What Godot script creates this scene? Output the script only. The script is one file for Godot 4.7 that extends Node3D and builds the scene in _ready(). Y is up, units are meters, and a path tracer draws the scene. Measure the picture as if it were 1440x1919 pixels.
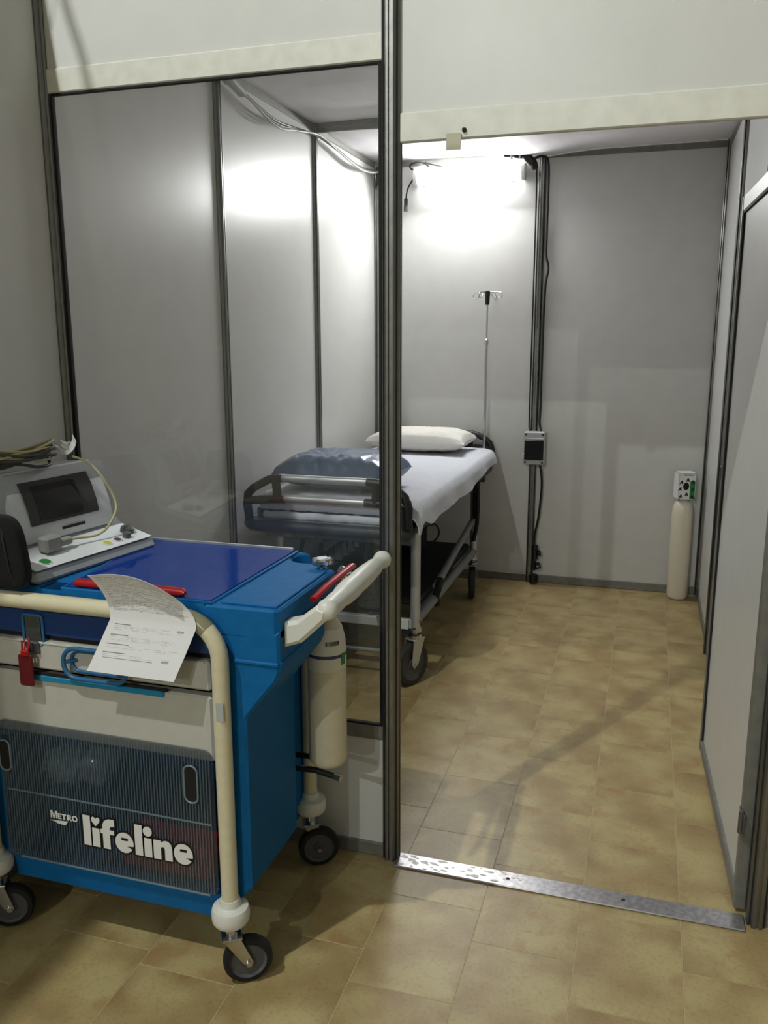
extends Node3D
# Cubicle of an exhibition-panel emergency ward: resuscitation cart in front of the window, trolley bed inside.
# x runs along the front partition, z towards the photographer, front partition at z = 0, back wall at z = -3.

const H := 2.52            # height of the partition walls
const XR := 1.985          # right partition
const XC := 1.003          # mullion between window and doorway
const HD := 1.95           # underside of the doorway header
const HW := 2.14           # underside of the window header
const SILL := 0.37


# ------------------------------------------------------------------ mesh builder
class MB:
	var v := PackedVector3Array()
	var n := PackedVector3Array()
	var u := PackedVector2Array()
	var xf := Transform3D.IDENTITY

	func tri(a: Vector3, b: Vector3, c: Vector3, na: Vector3, nb: Vector3, nc: Vector3, ua := Vector2.ZERO, ub := Vector2.ZERO, uc := Vector2.ZERO) -> void:
		a = xf * a; b = xf * b; c = xf * c
		na = (xf.basis * na).normalized(); nb = (xf.basis * nb).normalized(); nc = (xf.basis * nc).normalized()
		if (b - a).cross(c - a).dot(na + nb + nc) > 0.0:
			v.append_array([a, c, b]); n.append_array([na, nc, nb]); u.append_array([ua, uc, ub])
		else:
			v.append_array([a, b, c]); n.append_array([na, nb, nc]); u.append_array([ua, ub, uc])

	func quad(a: Vector3, b: Vector3, c: Vector3, d: Vector3, nn: Vector3, uv := Rect2(0, 0, 1, 1)) -> void:
		var p := uv.position
		var e := uv.end
		tri(a, b, c, nn, nn, nn, Vector2(p.x, e.y), Vector2(e.x, e.y), Vector2(e.x, p.y))
		tri(a, c, d, nn, nn, nn, Vector2(p.x, e.y), Vector2(e.x, p.y), Vector2(p.x, p.y))

	# box with chamfered edges
	func box(c: Vector3, s: Vector3, bev := 0.0, basis := Basis.IDENTITY) -> void:
		var keep := xf
		xf = keep * Transform3D(basis, c)
		var h := s * 0.5
		var b := minf(bev, minf(h.x, minf(h.y, h.z)) * 0.98)
		if b <= 0.0:
			b = 0.0
		var ax := [Vector3.RIGHT, Vector3.UP, Vector3.BACK]
		for i in 3:
			var j := (i + 1) % 3
			var k := (i + 2) % 3
			for sg in [-1.0, 1.0]:
				var nn: Vector3 = ax[i] * sg
				var o: Vector3 = nn * h[i]
				var p: Vector3 = ax[j] * (h[j] - b)
				var q: Vector3 = ax[k] * (h[k] - b)
				quad(o - p - q, o + p - q, o + p + q, o - p + q, nn)
		if b > 0.0:
			for i in 3:
				var j := (i + 1) % 3
				var k := (i + 2) % 3
				var l: Vector3 = ax[k] * (h[k] - b)
				for sa in [-1.0, 1.0]:
					for sb in [-1.0, 1.0]:
						var p1: Vector3 = ax[i] * sa * h[i] + ax[j] * sb * (h[j] - b)
						var p2: Vector3 = ax[i] * sa * (h[i] - b) + ax[j] * sb * h[j]
						var nn: Vector3 = (ax[i] * sa + ax[j] * sb).normalized()
						quad(p1 - l, p1 + l, p2 + l, p2 - l, nn)
			for sa in [-1.0, 1.0]:
				for sb in [-1.0, 1.0]:
					for sc in [-1.0, 1.0]:
						var g := Vector3(sa, sb, sc)
						tri(Vector3(sa * h.x, sb * (h.y - b), sc * (h.z - b)), Vector3(sa * (h.x - b), sb * h.y, sc * (h.z - b)), Vector3(sa * (h.x - b), sb * (h.y - b), sc * h.z), g, g, g)
		xf = keep

	# polygon in the plane (ax, ay) through o, extruded along az by depth; caps chamfered by bev
	func ext(poly: PackedVector2Array, o: Vector3, ax: Vector3, ay: Vector3, az: Vector3, depth: float, bev := 0.0, smooth := 0.75) -> void:
		var m := poly.size()
		var area := 0.0
		for i in m:
			area += poly[i].cross(poly[(i + 1) % m])
		var pts := poly.duplicate()
		if area < 0.0:
			pts.reverse()
		var en := PackedVector2Array()
		for i in m:
			var e := (pts[(i + 1) % m] - pts[i]).normalized()
			en.append(Vector2(e.y, -e.x))
		var vn := PackedVector2Array()
		for i in m:
			vn.append((en[i] + en[(i + m - 1) % m]).normalized())
		var inner := PackedVector2Array()
		for i in m:
			var cs := maxf(0.5, vn[i].dot(en[i]))
			inner.append(pts[i] - vn[i] * (bev / cs))
		var P := func(p: Vector2, t: float) -> Vector3: return o + ax * p.x + ay * p.y + az * t
		var N := func(p: Vector2) -> Vector3: return ax * p.x + ay * p.y
		for i in m:
			var j := (i + 1) % m
			var n0: Vector2 = vn[i] if en[i].dot(en[(i + m - 1) % m]) > smooth else en[i]
			var n1: Vector2 = vn[j] if en[i].dot(en[j]) > smooth else en[i]
			var a: Vector3 = P.call(pts[i], bev)
			var b: Vector3 = P.call(pts[j], bev)
			var c: Vector3 = P.call(pts[j], depth - bev)
			var d: Vector3 = P.call(pts[i], depth - bev)
			tri(a, b, c, N.call(n0), N.call(n1), N.call(n1), Vector2(0, 0), Vector2(1, 0), Vector2(1, 1))
			tri(a, c, d, N.call(n0), N.call(n1), N.call(n0), Vector2(0, 0), Vector2(1, 1), Vector2(0, 1))
			if bev > 0.0:
				var s := az.normalized()
				var f: Vector3 = N.call(en[i])
				quad(P.call(inner[i], 0.0), P.call(inner[j], 0.0), b, a, (f - s).normalized())
				quad(d, c, P.call(inner[j], depth), P.call(inner[i], depth), (f + s).normalized())
		var cap := inner if bev > 0.0 else pts
		var t := Geometry2D.triangulate_polygon(cap)
		var zn := az.normalized()
		for i in range(0, t.size(), 3):
			tri(P.call(cap[t[i]], 0.0), P.call(cap[t[i + 1]], 0.0), P.call(cap[t[i + 2]], 0.0), -zn, -zn, -zn, cap[t[i]], cap[t[i + 1]], cap[t[i + 2]])
			tri(P.call(cap[t[i]], depth), P.call(cap[t[i + 1]], depth), P.call(cap[t[i + 2]], depth), zn, zn, zn, cap[t[i]], cap[t[i + 1]], cap[t[i + 2]])

	# round tube along a path
	func tube(path: PackedVector3Array, r: float, seg := 10, closed := false, radii := PackedFloat32Array(), flat := 1.0) -> void:
		var m := path.size()
		var rings := []
		var norms := []
		var up := Vector3.UP
		var t0 := (path[1] - path[0]).normalized()
		if absf(t0.dot(up)) > 0.9:
			up = Vector3.RIGHT
		var side := t0.cross(up).normalized()
		for i in m:
			var t: Vector3
			if closed:
				t = (path[(i + 1) % m] - path[(i + m - 1) % m]).normalized()
			else:
				t = (path[mini(i + 1, m - 1)] - path[maxi(i - 1, 0)]).normalized()
			side = (side - t * side.dot(t)).normalized()
			var b := t.cross(side).normalized()
			var rr := radii[i] if radii.size() == m else r
			var ring := PackedVector3Array()
			var nr := PackedVector3Array()
			for k in seg:
				var a := TAU * k / seg
				var d := side * cos(a) + b * sin(a)
				nr.append(d)
				ring.append(path[i] + (side * cos(a) + b * sin(a) * flat) * rr)
			rings.append(ring); norms.append(nr)
		var last := m if closed else m - 1
		for i in last:
			var j := (i + 1) % m
			for k in seg:
				var l := (k + 1) % seg
				tri(rings[i][k], rings[i][l], rings[j][l], norms[i][k], norms[i][l], norms[j][l], Vector2(float(k) / seg, float(i) / m), Vector2(float(k + 1) / seg, float(i) / m), Vector2(float(k + 1) / seg, float(i + 1) / m))
				tri(rings[i][k], rings[j][l], rings[j][k], norms[i][k], norms[j][l], norms[j][k], Vector2(float(k) / seg, float(i) / m), Vector2(float(k + 1) / seg, float(i + 1) / m), Vector2(float(k) / seg, float(i + 1) / m))
		if not closed:
			for e in [0, m - 1]:
				var d: Vector3 = (path[0] - path[1]).normalized() if e == 0 else (path[m - 1] - path[m - 2]).normalized()
				for k in seg:
					tri(path[e], rings[e][k], rings[e][(k + 1) % seg], d, d, d)

	# profile of (radius, height) turned round the y axis of t
	func lathe(prof: Array, t: Transform3D, seg := 20, sharp := 0.8) -> void:
		var keep := xf
		xf = keep * t
		var m := prof.size()
		var sn := []
		for i in m - 1:
			var e: Vector2 = (prof[i + 1] - prof[i]).normalized()
			sn.append(Vector2(e.y, -e.x))
		for i in m - 1:
			var n0: Vector2 = sn[i]
			var n1: Vector2 = sn[i]
			if i > 0 and sn[i].dot(sn[i - 1]) > sharp:
				n0 = (sn[i] + sn[i - 1]).normalized()
			if i < m - 2 and sn[i].dot(sn[i + 1]) > sharp:
				n1 = (sn[i] + sn[i + 1]).normalized()
			var p: Vector2 = prof[i]
			var q: Vector2 = prof[i + 1]
			for k in seg:
				var a := TAU * k / seg
				var b := TAU * (k + 1) / seg
				var ca := Vector3(cos(a), 0, sin(a))
				var cb := Vector3(cos(b), 0, sin(b))
				var y := Vector3.UP
				var k0 := float(k) / seg
				var k1 := float(k + 1) / seg
				var v0 := 1.0 - float(i) / (m - 1)
				var v1 := 1.0 - float(i + 1) / (m - 1)
				if p.x > 0.0:
					tri(ca * p.x + y * p.y, cb * p.x + y * p.y, cb * q.x + y * q.y, ca * n0.x + y * n0.y, cb * n0.x + y * n0.y, cb * n1.x + y * n1.y, Vector2(k0, v0), Vector2(k1, v0), Vector2(k1, v1))
				if q.x > 0.0:
					tri(ca * p.x + y * p.y, cb * q.x + y * q.y, ca * q.x + y * q.y, ca * n0.x + y * n0.y, cb * n1.x + y * n1.y, ca * n1.x + y * n1.y, Vector2(k0, v0), Vector2(k1, v1), Vector2(k0, v1))
		xf = keep

	# sheet f(s, t) with s, t in 0..1 and a thickness
	func sheet(f: Callable, nu: int, nv: int, th := 0.0, closed_s := false) -> void:
		var p := []
		for i in nu + 1:
			var row := PackedVector3Array()
			for j in nv + 1:
				row.append(f.call(float(i) / nu, float(j) / nv))
			p.append(row)
		var nn := []
		for i in nu + 1:
			var row := PackedVector3Array()
			for j in nv + 1:
				var i0 := maxi(i - 1, 0)
				var i1 := mini(i + 1, nu)
				if closed_s:
					i0 = (i + nu - 1) % nu
					i1 = (i + 1) % nu
				var du: Vector3 = p[i1][j] - p[i0][j]
				var dv: Vector3 = p[i][mini(j + 1, nv)] - p[i][maxi(j - 1, 0)]
				var c := du.cross(dv)
				row.append(c.normalized() if c.length() > 1e-12 else Vector3.UP)
			nn.append(row)
		for side in ([1.0, -1.0] if th > 0.0 else [1.0]):
			for i in nu:
				for j in nv:
					var off := func(a: int, b: int) -> Vector3: return p[a][b] + nn[a][b] * (th * 0.5 * side)
					var U := func(a: int, b: int) -> Vector2: return Vector2(float(a) / nu, float(b) / nv)
					tri(off.call(i, j), off.call(i + 1, j), off.call(i + 1, j + 1), nn[i][j] * side, nn[i + 1][j] * side, nn[i + 1][j + 1] * side, U.call(i, j), U.call(i + 1, j), U.call(i + 1, j + 1))
					tri(off.call(i, j), off.call(i + 1, j + 1), off.call(i, j + 1), nn[i][j] * side, nn[i + 1][j + 1] * side, nn[i][j + 1] * side, U.call(i, j), U.call(i + 1, j + 1), U.call(i, j + 1))
		if th > 0.0:
			var ring := []
			for i in nu: ring.append(Vector2i(i, 0))
			for j in nv: ring.append(Vector2i(nu, j))
			for i in nu: ring.append(Vector2i(nu - i, nv))
			for j in nv: ring.append(Vector2i(0, nv - j))
			for k in ring.size():
				var a: Vector2i = ring[k]
				var b: Vector2i = ring[(k + 1) % ring.size()]
				var ta: Vector3 = nn[a.x][a.y] * th * 0.5
				var tb: Vector3 = nn[b.x][b.y] * th * 0.5
				var pa: Vector3 = p[a.x][a.y]
				var pb: Vector3 = p[b.x][b.y]
				var out := (pb - pa).cross(ta).normalized()
				quad(pa - ta, pb - tb, pb + tb, pa + ta, out)

	func mesh() -> ArrayMesh:
		var arr := []
		arr.resize(Mesh.ARRAY_MAX)
		arr[Mesh.ARRAY_VERTEX] = v
		arr[Mesh.ARRAY_NORMAL] = n
		arr[Mesh.ARRAY_TEX_UV] = u
		var m := ArrayMesh.new()
		m.add_surface_from_arrays(Mesh.PRIMITIVE_TRIANGLES, arr)
		return m


# ------------------------------------------------------------------ nodes
var taken := {}

func numbered(called: String) -> String:
	var k: int = taken.get(called, 0)
	taken[called] = k + 1
	return called if k == 0 else "%s_%03d" % [called, k]

func thing(called: String, label: String, category: String, at := Vector3.ZERO, group := "") -> Node3D:
	var o := Node3D.new()
	o.name = numbered(called)
	add_child(o, true)
	o.position = at
	tag(o, label, category, group)
	return o

func tag(o: Node, label: String, category: String, group := "", kind := "") -> void:
	if label: o.set_meta("label", label)
	if category: o.set_meta("category", category)
	if group: o.set_meta("group", group)
	if kind: o.set_meta("kind", kind)

# builds are written in world coordinates; parts take away where their thing stands
func part(parent: Node3D, called: String, m: MB, mat: Material, label := "") -> MeshInstance3D:
	var o := MeshInstance3D.new()
	o.name = called
	o.mesh = m.mesh()
	o.material_override = mat
	parent.add_child(o, true)
	var base := Vector3.ZERO
	var q: Node = parent
	while q != self:
		base += q.position
		q = q.get_parent()
	o.position = -base
	if label: o.set_meta("label", label)
	return o

# a sub-part sits under a part, which already carries the shift
func sub(parent: Node3D, called: String, m: MB, mat: Material, label := "") -> MeshInstance3D:
	return part(parent, called, m, mat, label)

func struct_node(called: String, label: String, category: String) -> Node3D:
	var o := thing(called, label, category)
	o.set_meta("kind", "structure")
	return o

func piece(parent: Node3D, called: String, mesh: Mesh, at: Vector3, mat: Material, turn := 0.0) -> MeshInstance3D:
	var o := MeshInstance3D.new()
	o.name = called
	o.mesh = mesh
	o.material_override = mat
	parent.add_child(o, true)
	o.position = at - parent.position
	o.rotation.y = turn
	return o


# ------------------------------------------------------------------ materials
func mat(c: Color, rough := 0.5, metal := 0.0) -> StandardMaterial3D:
	var m := StandardMaterial3D.new()
	m.albedo_color = c
	m.roughness = rough
	m.metallic = metal
	return m

func see_through(c: Color, alpha: float, rough := 0.05) -> StandardMaterial3D:
	var m := mat(Color(c, alpha), rough)
	m.transparency = BaseMaterial3D.TRANSPARENCY_ALPHA
	m.cull_mode = BaseMaterial3D.CULL_DISABLED
	return m

func noise_tex(seed_: int, freq: float, lo: Color, hi: Color, size := 256, oct := 4) -> ImageTexture:
	var f := FastNoiseLite.new()
	f.seed = seed_
	f.frequency = freq
	f.fractal_octaves = oct
	var g := f.get_seamless_image(size, size)
	var im := Image.create(size, size, false, Image.FORMAT_RGB8)
	for y in size:
		for x in size:
			im.set_pixel(x, y, lo.lerp(hi, g.get_pixel(x, y).r))
	im.generate_mipmaps()
	return ImageTexture.create_from_image(im)

func grainy(c: Color, rough: float, spread: float, scale: float, seed_: int, metal := 0.0) -> StandardMaterial3D:
	var m := mat(Color.WHITE, rough, metal)
	m.albedo_texture = noise_tex(seed_, 0.03, c.darkened(spread), c.lightened(spread * 0.5))
	m.uv1_triplanar = true
	m.uv1_world_triplanar = true
	m.uv1_scale = Vector3.ONE * scale
	return m

var M := {}

func make_materials() -> void:
	M.panel = grainy(Color(0.80, 0.80, 0.79), 0.32, 0.02, 0.9, 3)
	M.panel.metallic_specular = 0.42
	M.rail_white = grainy(Color(0.845, 0.84, 0.805), 0.38, 0.06, 2.2, 5)
	M.alu = grainy(Color(0.52, 0.52, 0.51), 0.34, 0.10, 2.3, 9, 0.9)
	M.alu_dull = grainy(Color(0.50, 0.50, 0.48), 0.5, 0.10, 2.3, 10, 0.45)
	M.threshold = grainy(Color(0.66, 0.65, 0.66), 0.33, 0.18, 6.0, 12, 0.75)
	M.fabric = grainy(Color(0.87, 0.855, 0.87), 0.8, 0.03, 1.1, 14)
	M.black = mat(Color(0.018, 0.018, 0.02), 0.45)
	M.rubber = mat(Color(0.03, 0.03, 0.032), 0.75)
	M.grey_rubber = mat(Color(0.19, 0.195, 0.20), 0.7)
	M.dark = mat(Color(0.035, 0.035, 0.04), 0.6)
	M.gap = mat(Color(0.05, 0.048, 0.045), 0.8)
	M.white_plastic = mat(Color(0.83, 0.83, 0.80), 0.4)
	M.reflection_white = mat(Color(0.86, 0.85, 0.80), 0.35)  # colour of the lamp reflection painted on the threshold
	M.cream = grainy(Color(0.83, 0.80, 0.68), 0.33, 0.04, 5.0, 21)
	M.blue = grainy(Color(0.07, 0.375, 0.61), 0.5, 0.05, 3.0, 23)
	M.blue.metallic_specular = 0.22
	M.blue_dark = mat(Color(0.035, 0.20, 0.42), 0.5)
	M.lid = see_through(Color(0.005, 0.235, 0.60), 0.60, 0.06)
	M.lid.metallic_specular = 0.3
	M.drawer = grainy(Color(0.73, 0.725, 0.69), 0.5, 0.03, 3.0, 25)
	M.cyan = mat(Color(0.06, 0.50, 0.66), 0.5)
	M.blue_handle = mat(Color(0.16, 0.38, 0.56), 0.4)
	M.bin = see_through(Color(0.16, 0.22, 0.27), 0.25, 0.15)
	M.bin_rib = see_through(Color(0.42, 0.50, 0.56), 0.34, 0.15)
	M.bin_edge = see_through(Color(0.60, 0.68, 0.72), 0.38, 0.15)
	M.clear = see_through(Color(0.8, 0.85, 0.88), 0.42, 0.06)
	M.glass = see_through(Color(0.62, 0.64, 0.62), 0.035, 0.01)
	M.chrome = mat(Color(0.78, 0.78, 0.79), 0.14, 1.0)
	M.steel = grainy(Color(0.42, 0.43, 0.44), 0.38, 0.08, 4.0, 31, 0.8)
	M.grey_paint = mat(Color(0.48, 0.49, 0.50), 0.42)
	M.hub = mat(Color(0.30, 0.30, 0.31), 0.5)
	M.red = mat(Color(0.62, 0.02, 0.05), 0.4)
	M.red_dark = mat(Color(0.36, 0.015, 0.035), 0.55)
	M.letter = mat(Color(0.86, 0.86, 0.85), 0.5)
	M.ink = mat(Color(0.03, 0.03, 0.035), 0.6)
	M.device = mat(Color(0.66, 0.675, 0.69), 0.42)
	M.device_light = mat(Color(0.85, 0.865, 0.88), 0.4)
	M.device_dark = mat(Color(0.28, 0.29, 0.30), 0.5)
	M.screen = mat(Color(0.20, 0.205, 0.205), 0.10)
	M.green = mat(Color(0.10, 0.48, 0.22), 0.5)
	M.yellow = mat(Color(0.75, 0.72, 0.22), 0.5)
	M.purple = mat(Color(0.30, 0.14, 0.28), 0.5)
	M.cable_cream = mat(Color(0.70, 0.67, 0.50), 0.5)
	M.cable_grey = mat(Color(0.25, 0.25, 0.25), 0.5)
	M.cable_black = mat(Color(0.02, 0.02, 0.022), 0.5)
	M.cable_white = mat(Color(0.58, 0.58, 0.56), 0.5)
	M.tape = mat(Color(0.62, 0.60, 0.50), 0.35)
	M.paper = mat(Color.WHITE, 0.85)
	M.sheet = grainy(Color(0.80, 0.81, 0.84), 0.9, 0.02, 4.0, 41)
	M.pillow = grainy(Color(0.84, 0.83, 0.80), 0.85, 0.02, 4.0, 42)
	M.vinyl = grainy(Color(0.39, 0.47, 0.60), 0.30, 0.08, 5.0, 43)
	M.mattress = mat(Color(0.20, 0.26, 0.33), 0.5)
	M.bumper = grainy(Color(0.16, 0.185, 0.21), 0.5, 0.06, 5.0, 44)
	M.bar_alu = mat(Color(0.76, 0.77, 0.78), 0.32, 0.7)
	M.tank = grainy(Color(0.82, 0.79, 0.69), 0.4, 0.05, 5.0, 51)
	M.tank_white = grainy(Color(0.86, 0.83, 0.75), 0.38, 0.03, 5.0, 52)
	M.box_grey = mat(Color(0.66, 0.67, 0.67), 0.45)
	M.smoked = mat(Color(0.09, 0.09, 0.085), 0.18)
	M.hall_wall = mat(Color(0.68, 0.68, 0.66), 0.9)
	M.fabric_black = mat(Color(0.014, 0.014, 0.015), 0.95)
	M.hall_ceiling = mat(Color(0.68, 0.68, 0.66), 0.9)
	M.grout = grainy(Color(0.74, 0.68, 0.53), 0.8, 0.10, 3.0, 61)


# ------------------------------------------------------------------ scene
func _ready() -> void:
	setup_view()
	make_materials()
	build_floor()
	build_walls()
	build_ceiling()
	build_window_and_door()
	build_booth_lamp()
	build_hall()
	build_bed()
	build_cart()
	build_monitor()
	build_back_wall_fittings()
	build_standing_cylinder()
	build_cables()


func setup_view() -> void:
	var cam := Camera3D.new()
	cam.name = "camera"
	add_child(cam)
	cam.position = Vector3(1.641, 1.485, 2.130)
	cam.rotation = Vector3(-0.2029, 0.3004, -0.0015)
	cam.fov = rad_to_deg(2.0 * atan(959.5 / 1590.0))
	cam.near = 0.05
	cam.far = 60.0
	cam.current = true
	var we := WorldEnvironment.new()
	we.name = "environment"
	var e := Environment.new()
	e.background_mode = Environment.BG_COLOR
	e.background_color = Color.BLACK
	e.tonemap_mode = Environment.TONE_MAPPER_LINEAR
	e.tonemap_exposure = 1.0
	e.sdfgi_enabled = true
	e.ssao_enabled = true
	e.ssil_enabled = true
	we.environment = e
	add_child(we)


# hall lamps in a row over the corridor: read from the shadows of mullion, header and cart handle
const HALL_LAMPS := [Vector3(-0.37, 5.26, 2.75), Vector3(-0.37, 5.26, 9.0), Vector3(-0.37, 5.26, 15.2)]
const HALL_ENERGY := 12.3
const BOOTH_ENERGY := 1.9


func build_hall() -> void:
	var w := struct_node("wall_hall", "plain pale walls of the surrounding exhibition hall", "wall")
	for a in [[Vector3(-6.1, 3.5, 6.5), Vector3(0.2, 7.0, 21.4)], [Vector3(8.1, 3.5, 6.5), Vector3(0.2, 7.0, 21.4)], [Vector3(1.0, 3.5, -4.1), Vector3(14.4, 7.0, 0.2)], [Vector3(1.0, 3.5, 17.1), Vector3(14.4, 7.0, 0.2)]]:
		var m := MB.new()
		m.box(a[0], a[1])
		part(w, "hall_wall_panel", m, M.hall_wall)
	var c := struct_node("ceiling_hall", "high flat ceiling of the surrounding exhibition hall", "ceiling")
	var mc := MB.new()
	mc.box(Vector3(1.0, 7.1, 6.5), Vector3(14.4, 0.2, 21.4))
	part(c, "hall_ceiling_slab", mc, M.hall_ceiling)
	var where := ["over the corridor beside the cubicle", "further down the hall past the corridor", "at the far end of the hall"]
	for i in HALL_LAMPS.size():
		var p: Vector3 = HALL_LAMPS[i]
		var t := thing("hall_lamp", "round suspended high-bay lamp " + where[i], "lamp", p, "row of hall lamps")
		var m := MB.new()
		m.lathe([Vector2(0, 0.20), Vector2(0.04, 0.20), Vector2(0.05, 0.14), Vector2(0.075, 0.04), Vector2(0.08, 0.0), Vector2(0.065, 0.0), Vector2(0.06, 0.03), Vector2(0, 0.03)], Transform3D(Basis.IDENTITY, p), 24)
		part(t, "housing", m, M.grey_paint)
		var r := MB.new()
		r.tube([p + Vector3(0, 0.2, 0), p + Vector3(0, 1.8, 0)], 0.008, 8)
		part(t, "suspension_rod", r, M.grey_paint)
		var g := MB.new()
		g.lathe([Vector2(0, 0.012), Vector2(0.055, 0.012), Vector2(0.055, 0.026), Vector2(0, 0.026)], Transform3D(Basis.IDENTITY, p), 24)
		var gm := mat(Color(1, 0.98, 0.92), 0.5)
		gm.emission_enabled = true
		gm.emission = Color(0.985, 1.0, 0.98)
		gm.emission_energy_multiplier = 6.0
		part(t, "glowing_disc", g, gm)
		var l := OmniLight3D.new()
		l.name = "hall_lamp_light"
		l.light_color = Color(0.985, 1.0, 0.98)
		l.light_energy = HALL_ENERGY
		l.light_size = 0.045
		l.omni_range = 40.0
		l.omni_attenuation = 2.0
		l.shadow_enabled = true
		t.add_child(l)
		l.position = Vector3(0, -0.06, 0)


# ------------------------------------------------------------------ floor
func tile_image(seed_: int, warm: float) -> ImageTexture:
	var w := 192
	var h := 256
	var f1 := FastNoiseLite.new()
	f1.seed = seed_
	f1.frequency = 0.0062
	f1.fractal_octaves = 3
	f1.fractal_gain = 0.42
	var f2 := FastNoiseLite.new()
	f2.seed = seed_ + 70
	f2.frequency = 0.09
	f2.fractal_octaves = 3
	var f3 := FastNoiseLite.new()
	f3.seed = seed_ + 140
	f3.frequency = 0.012
	var g1 := f1.get_image(w, h)
	var g2 := f2.get_image(w, h)
	var g3 := f3.get_image(w, h)
	var im := Image.create(w, h, false, Image.FORMAT_RGB8)
	var pale := Color(0.685, 0.620, 0.435)
	var brown := Color(0.545, 0.447, 0.290)
	var rust := Color(0.62, 0.46, 0.29)
	for y in h:
		for x in w:
			var a := g1.get_pixel(x, y).r
			var b := g2.get_pixel(x, y).r
			var r := g3.get_pixel(x, y).r
			# printed darker veining that gathers along the printed tile border
			var ex: float = minf(x, w - 1 - x) / 26.0
			var ey: float = minf(y, h - 1 - y) / 26.0
			var edge := maxf(0.0, 1.0 - minf(ex, ey))
			var t := clampf((a - 0.5) * 0.85 + 0.30 + (b - 0.5) * 0.14 + edge * (r - 0.32) * 0.5, 0.0, 1.0)
			var c := pale.lerp(brown, t)
			c = c.lerp(rust, clampf((r - 0.64) * 2.0 * warm, 0.0, 0.4))
			c = c.darkened(clampf((b - 0.62) * 0.25, 0.0, 0.06))
			im.set_pixel(x, y, c)
	im.generate_mipmaps()
	return ImageTexture.create_from_image(im)


func build_floor() -> void:
	var fl := struct_node("floor", "vinyl floor of tan mottled stone-look tiles with pale joints", "floor")
	var base := MB.new()
	base.box(Vector3(1.0, -0.0508, 6.5), Vector3(14.4, 0.1, 21.4))
	part(fl, "floor_bed", base, M.grout)
	var tw := 0.2515
	var tl := 0.335
	var x0 := 1.045
	var mats := []
	for i in 8:
		var m := mat(Color.WHITE, 0.42)
		m.albedo_texture = tile_image(100 + 13 * i, 1.0 if i % 3 == 0 else 0.35)
		m.texture_filter = BaseMaterial3D.TEXTURE_FILTER_LINEAR_WITH_MIPMAPS
		mats.append(m)
	var tm := MB.new()
	var hw := tw * 0.5 - 0.0010
	var hl := tl * 0.5 - 0.0010
	var b := 0.0004
	# top, chamfers and sides; the bed below closes the gap
	tm.quad(Vector3(-hw + b, 0, hl - b), Vector3(hw - b, 0, hl - b), Vector3(hw - b, 0, -hl + b), Vector3(-hw + b, 0, -hl + b), Vector3.UP)
	var o := [Vector3(-hw, 0, hl), Vector3(hw, 0, hl), Vector3(hw, 0, -hl), Vector3(-hw, 0, -hl)]
	var nn := [Vector3.BACK, Vector3.RIGHT, Vector3.FORWARD, Vector3.LEFT]
	for k in 4:
		var p: Vector3 = o[k]
		var q: Vector3 = o[(k + 1) % 4]
		var ip := Vector3(p.x - signf(p.x) * b, 0, p.z - signf(p.z) * b)
		var iq := Vector3(q.x - signf(q.x) * b, 0, q.z - signf(q.z) * b)
		tm.quad(p - Vector3(0, b, 0), q - Vector3(0, b, 0), iq, ip, (nn[k] + Vector3.UP).normalized(), Rect2(0, 0, 0.02, 0.02))
		tm.quad(p - Vector3(0, 0.003, 0), q - Vector3(0, 0.003, 0), q - Vector3(0, b, 0), p - Vector3(0, b, 0), nn[k], Rect2(0, 0, 0.02, 0.02))
	var tmesh := tm.mesh()
	# joints measured in the photograph: where a cross joint lies in each lane of tiles
	var start := {-3: 0.21, -2: 0.593, -1: 0.386, 0: 0.160, 1: 0.280, 2: 0.084, 3: 0.235, -4: 0.07, -5: 0.31, 4: 0.12, 5: 0.28}
	var rng := RandomNumberGenerator.new()
	rng.seed = 7
	for lane in range(-5, 6):
		var cx: float = x0 + tw * (lane + 0.5)
		var s: float = start[lane]
		var near := 1.25 if lane < 4 else 1.9
		var far := -2.99 if lane < 4 else 0.0
		var k0 := int(floor((far - s) / tl))
		for k in range(k0, 12):
			var z1 := s + tl * k
			var z2 := z1 + tl
			if z1 > near + 0.9:
				break
			if z2 < far or cx + tw * 0.5 < -0.2 and z2 < -0.1:
				continue
			piece(fl, "floor_tile", tmesh, Vector3(cx, 0.0, (z1 + z2) * 0.5), mats[rng.randi() % 8], PI if rng.randf() < 0.5 else 0.0)


# ------------------------------------------------------------------ partition system
var post_cache := {}

func post_poly(r: float) -> PackedVector2Array:
	# octagonal system post with a slot in the middle of each side
	var out := PackedVector2Array()
	var half := r * tan(PI / 8)
	for k in 8:
		var a := TAU * k / 8.0
		var d := Vector2(cos(a), sin(a))
		var t := Vector2(-d.y, d.x)
		var g := half * 0.36
		out.append(d * r - t * half * 0.93)
		out.append(d * r - t * g)
		out.append(d * (r - 0.007) - t * g)
		out.append(d * (r - 0.007) + t * g)
		out.append(d * r + t * g)
		out.append(d * r + t * half * 0.93)
	return out

func post(parent: Node3D, x: float, z: float, h := H, r := 0.022) -> void:
	var m := MB.new()
	# extrude upwards: plane (x, -z) keeps the turn right-handed
	m.ext(post_poly(r), Vector3(x, 0.0, z), Vector3.RIGHT, Vector3.FORWARD, Vector3.UP, h, 0.0, 2.0)
	part(parent, "post", m, M.alu)

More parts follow.
